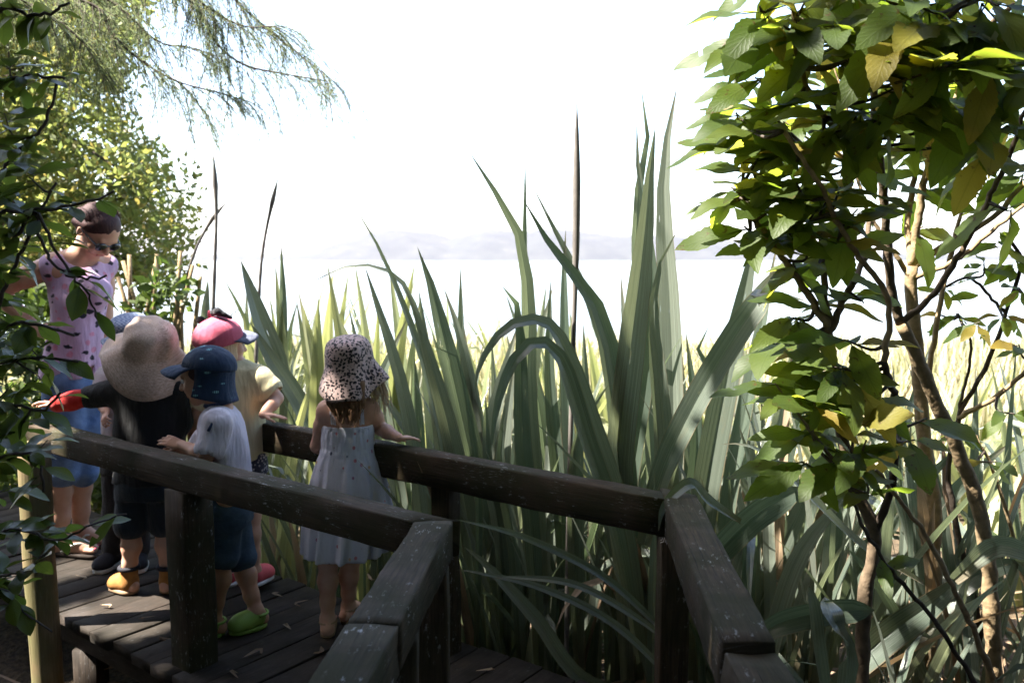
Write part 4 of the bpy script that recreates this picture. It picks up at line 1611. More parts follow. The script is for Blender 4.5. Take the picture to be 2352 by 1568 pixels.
# ---------------------------------------------------------------- child hidden behind that one
def hidden_child():
    Y0 = 3.80
    b = on(290, 1318, 0)
    t = person(Y0, 'child in white shirt and blue checked hat, mostly hidden behind the woven hat', base=b)
    sec = sec_fn(Y0)
    J = joints(Y0, head=(302, 794), neck=(294, 850), sl=(246, 866), sr=(330, 866), el=(238, 925, -0.02), er=(345, 930), wl=(243, 946, -0.10),
               hl=(268, 1050), hr=(312, 1050), kl=(266, 1180), kr=(320, 1180))
    J['wr'] = at(335, 985, Y0 - 0.05)
    J['dl'] = np.array((0.25, -0.8, -0.5))
    J['dr'] = np.array((0, -0.3, -1))
    J['bl'], J['br'] = np.array((-0.6, -0.4, 0.5)), np.array((0.7, -0.7, 0))
    J['cl'] = 0.8
    J['al'] = at(262, 1290, Y0)
    J['ar'] = at(322, 1290, Y0)
    J['al'][2] = J['ar'][2] = 0.065
    J['fl'] = J['al'] + np.array((-0.02, -0.10, -0.035))
    J['fr'] = J['ar'] + np.array((0.03, -0.10, -0.035))
    J.update(look=np.array((0.1, -1, -0.3)), hh=0.195, hand=0.10, foot=0.026)
    S, g, Rm = body(Y0, J, 0.62, 0.006)
    add_sdf('body', S, M['skin'], t)
    eyes(t, g, J['hh'])
    S = SDF(0.008)
    S.loft([sec(288, 838, 26, 0.05), sec(288, 856, 46, 0.075), sec(288, 890, 54, 0.09), sec(289, 980, 55, 0.095), sec(290, 1060, 57, 0.095)], k=0.02)
    S.cone(J['sl'], J['sl'] * 0.5 + J['el'] * 0.5, 0.052, 0.055, 0.03).cone(J['sr'], J['sr'] * 0.5 + J['er'] * 0.5, 0.052, 0.055, 0.03)
    S.wrinkle(0.003, 22, 4)
    add_sdf('shirt', S, M['white_tee'], t)
    S = SDF(0.008)
    S.loft([sec(290, 1040, 50, 0.085), sec(290, 1080, 52, 0.085)], k=0.02)
    for a in ('l', 'r'):
        S.chain([J['h' + a], J['k' + a], J['a' + a] + np.array((0, 0, 0.02))], [0.065, 0.055, 0.05], 0.02)
    S.wrinkle(0.003, 22, 6)
    add_sdf('trousers', S, M['grey_pants'], t)
    pr = smooth_profile([(0.0005, 0.112), (0.05, 0.108), (0.082, 0.09), (0.09, 0.04), (0.10, 0.012), (0.130, -0.004)], 22)
    v, f, u = revolve(pr, J['head'] + Rm @ np.array((0, -0.01, 0.028)), Rm, 40, lambda a, u: (0, max(0, u - 0.7) * 0.05 * math.sin(2 * a + 0.5)), 0.95, 1.05)
    add_mesh('hat', v, f, M['checked'], t, True, u)
    H = SDF(0.006)
    H.ell(J['head'] + Rm @ np.array((0, -0.014, 0.022)), (0.072, 0.088, 0.076), Rm, 0.01)
    add_sdf('hair', H, M['hair_brown'], t)
    for an, toe in ((J['al'], J['fl']), (J['ar'], J['fr'])):
        d_ = unit((toe - an) * np.array((1, 1, 0)))
        o = shoe(t, np.array((an[0], an[1], 0.002)) - d_ * 0.034, np.array((toe[0], toe[1], 0.002)) + d_ * 0.02, 0.036, 0.055, M['black_shoe'], M['white_rubber'], 'shoe', 0.02)
        for q in (0.3, 0.5, 0.7):
            c = np.array((an[0], an[1], 0.075)) * (1 - q) + np.array((toe[0], toe[1], 0.055)) * q + np.array((0, 0, 0.004))
            sd = np.array((-d_[1], d_[0], 0)) * 0.022
            v, f, u = tube(np.array([c - sd - np.array((0, 0, 0.006)), c, c + sd - np.array((0, 0, 0.006))]), 0.0045, 6)
            add_mesh('lace', v, f, M['white_rubber'], o)


hidden_child()


# ---------------------------------------------------------------- child in yellow shirt and pink cap
def yellow_shirt():
    Y0 = 3.50
    b = on(556, 1345, 0)
    t = person(Y0, 'child in pale yellow shirt and pink cap leaning on the rail', base=b)
    sec = sec_fn(Y0)
    J = joints(Y0, head=(512, 788), neck=(544, 842), sl=(490, 872, 0.01), sr=(598, 866, -0.01), el=(449, 950, 0.03), er=(636, 915, -0.01),
               hl=(524, 1075), hr=(572, 1075), kl=(520, 1190, 0.03), kr=(578, 1185))
    J['wl'] = at(440, 1010, Y0 + 0.10)
    J['wr'] = on(604, 952, 0.775)
    J['dr'] = np.array((0.85, 0.1, -0.12))
    J['dl'] = np.array((0.1, 0.5, -0.5))
    J['br'], J['bl'] = np.array((0, 0, 1)), np.array((-1, 0, 0.3))
    J['tr'] = 1
    J['cr'] = 0.12
    J['al'] = at(524, 1318, Y0 + 0.06)
    J['ar'] = at(584, 1300, Y0 + 0.0)
    J['al'][2], J['ar'][2] = 0.065, 0.09
    J['fl'] = J['al'] + np.array((0.02, 0.10, -0.037))
    J['fr'] = J['ar'] + np.array((0.03, 0.09, -0.055))
    J.update(look=np.array((0.9, 0.75, -0.12)), hh=0.20, hand=0.105, foot=0.026)
    S, g, Rm = body(Y0, J, 0.64)
    add_sdf('body', S, M['skin'], t)
    eyes(t, g, J['hh'])
    S = SDF(0.006)
    S.loft([sec(546, 832, 24, 0.05), sec(546, 846, 50, 0.07), sec(546, 880, 62, 0.085), sec(545, 950, 60, 0.088), sec(546, 1010, 62, 0.09), sec(549, 1050, 64, 0.092)], k=0.02, folds=(5, 0.004, at(0, 880, Y0)[2], 0.3))
    for a in ('l', 'r'):
        sh, el = J['s' + a], J['e' + a]
        S.cone(sh + np.array((0, 0, -0.008)), sh * 0.45 + el * 0.55, 0.047, 0.054, 0.03)
    for a in ('l', 'r'):
        sh, el = J['s' + a], J['e' + a]
        S.cone(sh * 0.12 + el * 0.88, el * 1.3 - sh * 0.3, 0.045, 0.05, 0.004, sub=True)
    yoke(S, J, 0.045, 0.047)
    S.wrinkle(0.0042, 26, 12)
    add_sdf('shirt', S, M['yellow_tee'], t)
    S = SDF(0.007)
    S.loft([sec(549, 1040, 60, 0.085), sec(549, 1080, 62, 0.09)], k=0.02)
    for a in ('l', 'r'):
        S.cone(J['h' + a], J['h' + a] * 0.35 + J['k' + a] * 0.65, 0.064, 0.064, 0.02)
    S.wrinkle(0.003, 22, 9)
    add_sdf('shorts', S, M['floral'], t)
    hc = J['head']
    H = SDF(0.005)
    H.ell(hc + Rm @ np.array((0, -0.014, 0.022)), (0.0745, 0.090, 0.076), Rm, 0.01)
    rg = random.Random(9)
    for i in range(9):
        a = -0.4 + i * 0.22
        o = Rm @ np.array((0.062 * math.sin(a + 0.6), -0.066 * math.cos(a + 0.6) - 0.004, 0))
        H.chain([hc + o + np.array((0, 0, 0.0)), hc + o * 1.05 + np.array((0, 0, -0.05)), hc + o * 0.95 + np.array((rg.uniform(-.005, .005), 0, -0.095 - rg.uniform(0, 0.02)))], [0.016, 0.013, 0.004], 0.008)
    add_sdf('hair', H, M['hair_blond'], t)
    # pink cap, its peak at the far side, black bow and ears on top
    Rc = frame(np.array((0.95, 0.55, 0.22)), (0.1, -0.2, 1))
    S = SDF(0.005)
    S.ell(hc + Rc @ np.array((0, -0.016, 0.030)), (0.086, 0.102, 0.086), Rc, 0.01)
    cc = hc + Rc @ np.array((0, 0, 0.012))
    nz = Rc[:, 2]
    S.ops.append((hc - 0.2, hc + 0.2, lambda X, Y, Z: (X - cc[0]) * nz[0] + (Y - cc[1]) * nz[1] + (Z - cc[2]) * nz[2], 0.003, True))
    S.wrinkle(0.0015, 30, 2)
    cp = add_sdf('cap', S, M['pink_cap'], t)
    Vv, Ff = [], []
    nu, nv = 13, 6
    for i in range(nu):
        a = (i / (nu - 1) - 0.5) * 2.2
        for j in range(nv):
            q = j / (nv - 1)
            ln = 0.062 * (math.cos(a * 0.68) ** 0.8) * q
            Vv.append(hc + Rc @ np.array((0.084 * math.sin(a) + 0.2 * math.sin(a) * ln, 0.098 * math.cos(a) - 0.016 + ln, 0.020 - 0.022 * q * q)))
    for i in range(nu - 1):
        for j in range(nv - 1):
            Ff.append((i * nv + j, i * nv + j + 1, (i + 1) * nv + j + 1, (i + 1) * nv + j))
    o = add_mesh('peak', Vv, Ff, M['grey_brim'], cp)
    md = o.modifiers.new('solid', 'SOLIDIFY')
    md.thickness = 0.005
    tp = at(505, 722, Y0 - 0.02)
    add_sdf('bow', SDF(0.004).chain([at(489, 718, Y0 - 0.03), at(500, 716, Y0 - 0.04), at(514, 722, Y0 - 0.04), at(530, 729, Y0 - 0.03)], [0.012, 0.017, 0.010, 0.008], 0.006), M['black_felt'], cp)
    add_sdf('ear', SDF(0.004).ell(at(461, 735, Y0 + 0.0), (0.019, 0.008, 0.018)), M['black_felt'], cp)
    add_sdf('ear', SDF(0.004).ell(at(481, 722, Y0 + 0.01), (0.009, 0.008, 0.020)), M['pink_cap'], cp)
    for an, toe in ((J['al'], J['fl']), (J['ar'], J['fr'])):
        d_ = unit((toe - an) * np.array((1, 1, 0)))
        shoe(t, np.array((an[0], an[1], an[2] - 0.063)) - d_ * 0.034, np.array((toe[0], toe[1], an[2] - 0.063)) + d_ * 0.018, 0.036, 0.055, M['pink_shoe'], M['white_rubber'], 'shoe', 0.016)


yellow_shirt()


# ---------------------------------------------------------------- woman watching
def woman():
    Y0 = 3.98
    b = on(185, 1262, 0)
    t = person(Y0, 'woman in sunglasses and pink printed blouse with hand on hip, looking down', base=b)
    sec = sec_fn(Y0)
    J = joints(Y0, head=(224, 531, -0.03), neck=(184, 592), sl=(236, 606, 0.10), sr=(124, 608, -0.05), er=(-8, 668, -0.06), el=(240, 720, 0.14), wr=(86, 758, -0.08),
               hl=(196, 880, 0.05), hr=(150, 880, -0.05), kl=(190, 1070, 0.05), kr=(142, 1075, -0.05))
    J['wl'] = at(238, 815, Y0 + 0.15)
    J['dr'] = at(152, 772, Y0 - 0.13) - J['wr']
    J['br'] = np.array((-0.1, -0.9, 0.45))
    J['tr'] = -1
    J['cr'] = 0.22
    J['dl'] = np.array((0.1, -0.05, -1))
    J['bl'] = np.array((0.8, 0.5, 0))
    J['al'] = at(184, 1212, Y0 + 0.09)
    J['ar'] = at(140, 1232, Y0 - 0.03)
    J['al'][2] = J['ar'][2] = 0.085
    J['fl'] = at(248, 1240, Y0 + 0.07)
    J['fr'] = at(226, 1262, Y0 - 0.06)
    J['fl'][2] = J['fr'][2] = 0.038
    J.update(look=np.array((0.86, -0.42, -1.10)), hh=0.235, hand=0.172, foot=0.040)
    S, g, Rm = body(Y0, J, 0.94, 0.006)
    add_sdf('body', S, M['skin'], t)
    eyes(t, g, J['hh'])
    h = J['hh']
    add_sdf('mouth', SDF(0.003).cone(g(-0.07, 0.38, -0.26), g(0.07, 0.38, -0.26), 0.028 * h), M['lip'], t)
    # sleeveless blouse
    S = SDF(0.007)
    S.loft([sec(181, 590, 34, 0.06), sec(182, 606, 56, 0.10, 0.02), sec(182, 640, 64, 0.125, 0.02), sec(184, 680, 66, 0.135, 0.01), sec(182, 730, 58, 0.125), sec(172, 790, 62, 0.13), sec(166, 830, 66, 0.135), sec(163, 862, 68, 0.14)],
           k=0.02, folds=(6, 0.0035, at(0, 680, Y0)[2], 1.2))
    S.cone(J['sr'] + np.array((0.03, 0, 0.0)), J['sr'] + np.array((-0.012, 0, -0.012)), 0.058, 0.064, 0.03)
    S.cone(J['sl'] + np.array((-0.03, 0, 0.0)), J['sl'] + np.array((0.0, 0, -0.012)), 0.058, 0.062, 0.03)
    S.ell(at(222, 668, Y0 - 0.07), (0.07, 0.07, 0.075), None, 0.06)
    S.ell(J['neck'] + np.array((0.045, -0.045, 0.03)), (0.075, 0.075, 0.075), None, 0.01, sub=True)
    S.loft([sec(166, 838, 60, 0.128), sec(163, 866, 63, 0.134)], k=0.003, sub=True)
    S.wrinkle(0.005, 22, 21)
    add_sdf('blouse', S, M['blouse'], t)
    # cut-off jeans with turned-up cuffs
    S = SDF(0.007)
    S.loft([sec(170, 835, 52, 0.115), sec(170, 880, 58, 0.13), sec(170, 915, 56, 0.13)], k=0.03)
    for a in ('l', 'r'):
        hp, kn = J['h' + a], J['k' + a]
        S.chain([hp, hp * 0.5 + kn * 0.5, kn + np.array((0, 0, -0.02))], [0.095, 0.088, 0.070], 0.03)
        S.cone(kn + np.array((0, 0, 0.03)), kn + np.array((0, 0, -0.022)), 0.072, 0.076, 0.003)
    for a in ('l', 'r'):
        kn, an = J['k' + a], J['a' + a]
        S.cone(kn + (an - kn) * 0.46, kn + (an - kn) * 1.0, 0.066, 0.07, 0.004, sub=True)
    S.wrinkle(0.003, 22, 15)
    add_sdf('jeans', S, M['denim'], t)
    # hair pulled back, small knot
    hc = J['head']
    H = SDF(0.005)
    H.ell(hc + Rm @ (np.array((0, -0.070, 0.168)) * h), np.array((0.362, 0.440, 0.352)) * h, Rm, 0.01)
    H.ell(hc + Rm @ (np.array((0, -0.22, -0.06)) * h), np.array((0.29, 0.25, 0.27)) * h, Rm, 0.03)
    H.cone(hc + Rm @ (np.array((-0.05, -0.52, 0.02)) * h), hc + Rm @ (np.array((0.05, -0.56, -0.06)) * h), 0.10 * h, 0.09 * h, 0.03)
    for sx in (-1, 1):
        H.cone(hc + Rm @ (np.array((sx * 0.33, 0.02, 0.16)) * h), hc + Rm @ (np.array((sx * 0.30, -0.28, -0.05)) * h), 0.055 * h, 0.07 * h, 0.02)
    H.ell(hc + Rm @ (np.array((0, 0.45, -0.09)) * h), np.array((0.28, 0.36, 0.32)) * h, Rm, 0.02, sub=True)
    H.wrinkle(0.0007, 80, 6)
    add_sdf('hair', H, M['hair_dark'], t)
    sr_ = random.Random(8)
    locks = []
    for i in range(170):
        a = sr_.uniform(-1.35, 1.35)
        w_ = lambda x, y, z: hc + Rm @ (np.array((x, y, z)) * h)
        locks.append((w_(0.34 * math.sin(a), 0.27 * math.cos(a) - 0.06, 0.34 - 0.12 * abs(a)), w_(0.375 * math.sin(a), -0.14, 0.165 + 0.36 * math.cos(a)), w_(0.16 * math.sin(a), -0.50, 0.08 + 0.1 * math.cos(a))))
    strands('hair', locks, 0.0016, M['hair_dark'], t, sr_, 8)
    # sunglasses
    G = SDF(0.0035)
    for sx in (-1, 1):
        G.ell(g(sx * 0.155, 0.415, 0.0), np.array((0.125, 0.045, 0.095)) * h, Rm, 0.004)
        G.cone(g(sx * 0.27, 0.38, 0.03), g(sx * 0.37, -0.02, 0.03), 0.020 * h, 0.016 * h, 0.004)
    G.cone(g(-0.06, 0.425, 0.03), g(0.06, 0.425, 0.03), 0.022 * h, k=0.004)
    add_sdf('sunglasses', G, M['lens'], t)
    for an, toe in ((J['al'], J['fl']), (J['ar'], J['fr'])):
        d_ = unit((toe - an) * np.array((1, 1, 0)))
        sd = np.array((-d_[1], d_[0], 0))
        T = SDF(0.005)
        T.cone(np.array((an[0], an[1], 0.012)) - d_ * 0.022, np.array((toe[0], toe[1], 0.012)) - d_ * 0.024, 0.038, 0.046, 0.01)
        lo, hi = np.minimum(an, toe) - 0.12, np.maximum(an, toe) + 0.12
        T.ops.append((lo, hi, lambda X, Y, Z: (Z - 0.002) + 0 * X + 0 * Y, 0.002, True))
        T.ops.append((lo, hi, lambda X, Y, Z: (0.020 - Z) + 0 * X + 0 * Y, 0.002, True))
        s_ = add_sdf('flip_flop', T, M['dark_sole'], t)
        kn_ = np.array((toe[0], toe[1], 0.055)) - d_ * 0.045
        for sx in (-1, 1):
            P = catmull([kn_, kn_ - d_ * 0.05 + sd * sx * 0.032 + np.array((0, 0, 0.012)), np.array((an[0], an[1], 0.03)) + d_ * 0.03 + sd * sx * 0.042], 8)
            v, f, u = tube(P, 0.006, 6)
            add_mesh('strap', v, f, M['silver'], s_)
        v, f, u = tube(np.array([kn_ - d_ * 0.03 + np.array((0, 0, 0.012)), kn_ - d_ * 0.005 + np.array((0, 0, 0.006))]), [0.016, 0.012], 8)
        add_mesh('buckle', v, f, M['silver'], s_)
        for i, o in enumerate((-0.72, -0.36, 0.0, 0.36, 0.72)):
            e = toe + sd * o * 0.042 - d_ * (0.10 + 0.16 * abs(i - 0.5)) * 0.040 + np.array((0, 0, 0.008)) + d_ * 0.004
            add_sdf('toenail', SDF(0.0018).ell(e, (0.0055, 0.0055, 0.003)), M['polish'], t)


woman()

# ================================================================== PLANTS
def blade(P, wmax, face, n=13, fold=0.42, base_w=0.55, taper=0.45, twist=0.0, tipw=0.0):
    """strap leaf along the curve P: three rows of points (edge, keel, edge)"""
    Q = catmull(P, n)
    T = tangents(Q)
    L = np.r_[0, np.cumsum(np.linalg.norm(np.diff(Q, axis=0), axis=1))]
    V, U = [], []
    face = V3(face)
    prev = None
    for i in range(n):
        t = i / (n - 1)
        f = face - T[i] * np.dot(face, T[i])
        if np.linalg.norm(f) < 0.15 and prev is not None:
            f = prev - T[i] * np.dot(prev, T[i])
        f = unit(f)
        if prev is not None and np.dot(f, prev) < 0:
            f = -f
        prev = f
        sd = np.cross(T[i], f)
        if twist:
            a = twist * t
            sd, f = sd * math.cos(a) + f * math.sin(a), f * math.cos(a) - sd * math.sin(a)
        w = base_w + (1 - base_w) * min(1, t / 0.35)
        if t > 1 - taper:
            q = (t - (1 - taper)) / taper
            w *= max(tipw, (1 - q ** 1.7))
        w *= wmax / 2
        fd = fold * (1.5 - t)
        e0, e1 = Q[i] + sd * w + f * (w * fd), Q[i] - sd * w + f * (w * fd)
        V += [e0, Q[i], Q[i], e1]
        U += [(0, L[i]), (0.5, L[i]), (0.5, L[i]), (1, L[i])]
    F = []
    for i in range(n - 1):
        for k_ in (0, 2):
            a = i * 4 + k_
            F.append((a, a + 1, a + 5, a + 4))
    return np.array(V), np.array(F), np.array(U)


def flax_leaf(parent, P, w, face, mat='flax', **kw):
    v, f, u = blade(P, w, face, **kw)
    al = np.repeat(np.linspace(0, 1, len(v) // 4), 4)
    return add_mesh('leaf', v, f, M[mat], parent, True, u, uv2=np.stack([al, al * 0], 1))


CAMP = np.array((0, 0, CAMZ))


def hero(parent, pix, wpx, mat='flax', yaw=0.0, up=0.4, **kw):
    """leaf through image points (px, py, depth); yaw turns its face off the viewer"""
    P = np.array([at(a, b, c) for a, b, c in pix])
    mid = P[len(P) // 2]
    f = unit((CAMP - mid) * np.array((1, 1, 0.4)))
    f = np.array((f[0] * math.cos(yaw) - f[1] * math.sin(yaw), f[0] * math.sin(yaw) + f[1] * math.cos(yaw), f[2] + (up - 0.4)))
    Ym = np.mean([c for _, _, c in pix])
    return flax_leaf(parent, P, 0.90 * wpx * Ym / FOC, f, mat, **kw)


G1 = -0.46
# --- the big flax straight behind the rail corner
fx = thing('flax_plant', on(1450, 1500, G1) * np.array((1, 1, 0)) + np.array((0, 0, G1)), 'tall grey-green flax clump behind the rail corner, its blades highest of all', 'flax', 'flax plants')
big = [
    # points from base to tip, width, yaw
    ([(1440, 1560, 3.1), (1432, 1300, 3.1), (1418, 1080, 3.05), (1448, 800, 3.0), (1478, 560, 2.98), (1492, 400, 2.96), (1506, 285, 2.95)], 74, 0.25, {}),
    ([(1530, 1560, 3.2), (1545, 1300, 3.2), (1548, 1000, 3.2), (1540, 720, 3.2), (1527, 520, 3.2), (1528, 360, 3.18), (1556, 192, 3.15)], 62, -0.3, {}),
    ([(1490, 1560, 3.3), (1500, 1200, 3.3), (1485, 900, 3.3), (1462, 640, 3.3), (1466, 430, 3.28), (1488, 300, 3.26), (1472, 195, 3.2)], 42, 0.5, {}),
    ([(1420, 1560, 3.25), (1440, 1200, 3.2), (1490, 850, 3.15), (1500, 650, 3.1), (1480, 470, 3.1), (1458, 330, 3.1), (1462, 270, 3.1)], 36, -0.2, {}),
    ([(1560, 1560, 3.0), (1545, 1200, 3.0), (1520, 900, 3.0), (1500, 720, 3.0), (1515, 610, 2.98), (1560, 520, 2.95)], 46, 0.0, {'taper': 0.6}),
    ([(1510, 1560, 3.15), (1515, 1250, 3.15), (1520, 1000, 3.1), (1500, 780, 3.1), (1508, 600, 3.1)], 52, 0.45, {}),
    # arching pair
    ([(1480, 1500, 2.95), (1430, 1200, 2.9), (1360, 980, 2.85), (1295, 800, 2.8), (1245, 738, 2.75), (1165, 752, 2.7), (1105, 830, 2.68), (1090, 905, 2.68)], 54, 0.2, {'n': 26, 'up': 1.2}),
    ([(1470, 1520, 2.85), (1415, 1220, 2.8), (1345, 1000, 2.76), (1290, 830, 2.72), (1235, 785, 2.68), (1180, 830, 2.65), (1142, 930, 2.64), (1124, 1060, 2.64)], 48, 0.15, {'n': 26, 'up': 1.2}),
    ([(1465, 1560, 3.1), (1450, 1250, 3.1), (1425, 960, 3.05), (1385, 740, 3.0), (1310, 620, 2.95), (1255, 550, 2.9), (1200, 455, 2.85)], 52, 0.5, {}),
    ([(1400, 1560, 3.3), (1420, 1200, 3.3), (1400, 860, 3.3), (1350, 680, 3.3), (1290, 560, 3.3), (1222, 425, 3.28)], 34, 0.2, {}),
    ([(1340, 1560, 3.3), (1320, 1200, 3.3), (1300, 850, 3.3), (1296, 600, 3.3), (1300, 520, 3.3)], 36, -0.3, {}),
    ([(1370, 1560, 3.4), (1365, 1200, 3.4), (1345, 900, 3.4), (1340, 740, 3.4)], 40, 0.4, {}),
    ([(1300, 1560, 3.4), (1290, 1200, 3.4), (1262, 860, 3.4), (1265, 640, 3.4)], 38, 0.0, {}),
    ([(1250, 1560, 3.3), (1235, 1200, 3.3), (1212, 900, 3.25), (1214, 700, 3.2), (1188, 530, 3.15), (1130, 430, 3.1), (1074, 343, 3.05)], 44, 0.35, {}),
    ([(1230, 1560, 3.5), (1220, 1100, 3.5), (1205, 700, 3.5), (1206, 460, 3.5), (1206, 345, 3.5)], 22, 0.1, {}),
    ([(1330, 1560, 3.2), (1320, 1250, 3.2), (1330, 1000, 3.2), (1400, 880, 3.2)], 46, 0.3, {}),
    ([(1400, 1560, 3.5), (1395, 1200, 3.5), (1440, 900, 3.5), (1425, 620, 3.5)], 36, -0.4, {}),
    ([(1590, 1560, 3.3), (1580, 1250, 3.3), (1600, 1000, 3.3), (1575, 760, 3.3)], 40, 0.2, {}),
    ([(1240, 1560, 3.1), (1225, 1250, 3.1), (1200, 1000, 3.1), (1195, 760, 3.1), (1180, 680, 3.06), (1152, 655, 3.0)], 46, 0.0, {}),
]
for pix, w, yw, kw in big:
    hero(fx, pix, w, 'flax', yw, **kw)
# flower stalk with its brown sheath
P = catmull([at(1300, 1560, 3.2), at(1308, 1100, 3.2), at(1318, 760, 3.2), at(1324, 520, 3.2), at(1325, 232, 3.2)], 40)
rr = np.interp(np.linspace(0, 1, 40), [0, 0.5, 0.66, 0.76, 0.88, 0.95, 1], [0.010, 0.009, 0.009, 0.0135, 0.0150, 0.008, 0.001])
v, f, u = tube(P, rr, 9, bump=0.03)
add_mesh('flower_stalk', v, f, M['stalk'], fx, True, u)

# --- flax left of it
fl_ = thing('flax_plant', on(1080, 1420, G1), 'grey-green flax fan rising beside the girl in the spotted hat', 'flax', 'flax plants')
left = [
    ([(1130, 1560, 3.4), (1110, 1200, 3.4), (1065, 980, 3.35), (1020, 780, 3.3), (985, 640, 3.3), (958, 565, 3.3)], 66, 0.3, {}),
    ([(1110, 1560, 3.3), (1075, 1200, 3.3), (1030, 980, 3.25), (985, 820, 3.2), (950, 700, 3.2), (925, 648, 3.2)], 50, 0.1, {}),
    ([(1090, 1560, 3.3), (1040, 1150, 3.3), (985, 880, 3.25), (930, 710, 3.2), (870, 570, 3.15), (812, 470, 3.1)], 26, 0.6, {}),
    ([(1060, 1560, 3.5), (1020, 1150, 3.5), (985, 860, 3.45), (945, 690, 3.4), (890, 622, 3.35), (800, 612, 3.3), (698, 658, 3.25)], 24, 0.2, {'n': 26, 'up': 1.2}),
    ([(1140, 1560, 3.5), (1125, 1200, 3.5), (1095, 960, 3.5), (1060, 780, 3.5), (1018, 658, 3.5)], 46, -0.2, {}),
    ([(1090, 1560, 3.1), (1100, 1200, 3.1), (1085, 1000, 3.05), (1050, 820, 3.0), (1000, 790, 2.98), (985, 790, 2.97)], 20, 0.2, {}),
    ([(960, 1560, 3.8), (930, 1200, 3.8), (880, 900, 3.8), (905, 800, 3.8), (938, 725, 3.8)], 46, -0.5, {}),
    ([(900, 1560, 3.9), (870, 1100, 3.9), (830, 850, 3.9), (800, 700, 3.9)], 34, 0.3, {}),
    ([(1160, 1560, 3.3), (1150, 1250, 3.3), (1120, 1080, 3.3), (1115, 900, 3.3)], 42, 0.4, {}),
    ([(1200, 1560, 3.2), (1180, 1250, 3.2), (1150, 1080, 3.2), (1160, 930, 3.2)], 34, 0.0, {}),
    ([(1010, 1560, 3.6), (985, 1200, 3.6), (930, 980, 3.6), (840, 880, 3.6), (790, 850, 3.6)], 30, 0.3, {}),
]
for pix, w, yw, kw in left:
    hero(fl_, pix, w, 'flax', yw, **kw)

# --- stiff upright stands filling the gap between the girl and the tall clump
def stand(label, px0, px1, n, ytip0, ytip1, Y0, Y1, seed, w0, w1, mat='flax', lean=70):
    rg = random.Random(seed)
    t = thing('flax_plant', on((px0 + px1) / 2, 784 + FOC * math.tan(math.atan((CAMZ - G1) / ((Y0 + Y1) / 2)) - PITCH), G1), label, 'flax', 'flax plants')
    for i in range(n):
        b = px0 + (px1 - px0) * (i + rg.random()) / n
        Yv = rg.uniform(Y0, Y1)
        yt = rg.uniform(ytip0, ytip1)
        dx = rg.gauss(-8, lean)
        low = 784 + FOC * math.tan(math.atan((CAMZ - G1) / Yv) - PITCH)
        pix = [(b, low, Yv), (b + dx * 0.15, low * 0.65 + yt * 0.35, Yv), (b + dx * 0.45, low * 0.3 + yt * 0.7, Yv), (b + dx, yt, Yv + rg.uniform(-.1, .1))]
        hero(t, pix, rg.uniform(w0, w1), mat, rg.uniform(-0.6, 0.6), twist=rg.uniform(-.4, .4), taper=rg.uniform(0.3, 0.55))
    return t


stand('stiff upright flax blades just right of the spotted hat', 960, 1160, 13, 600, 880, 3.35, 3.9, 1, 34, 52)
stand('stiff upright flax blades behind the arched pair', 1150, 1330, 12, 640, 900, 3.4, 4.0, 2, 34, 50)
stand('stiff upright flax blades between the arches and the tallest clump', 1320, 1470, 9, 680, 940, 3.4, 3.9, 3, 34, 48)
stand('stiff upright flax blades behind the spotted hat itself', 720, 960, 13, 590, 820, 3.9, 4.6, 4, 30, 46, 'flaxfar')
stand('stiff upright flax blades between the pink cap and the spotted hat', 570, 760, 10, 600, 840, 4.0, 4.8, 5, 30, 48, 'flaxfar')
stand('stiff upright flax blades right of the tallest clump', 1560, 1760, 10, 690, 950, 3.4, 4.0, 6, 34, 48)

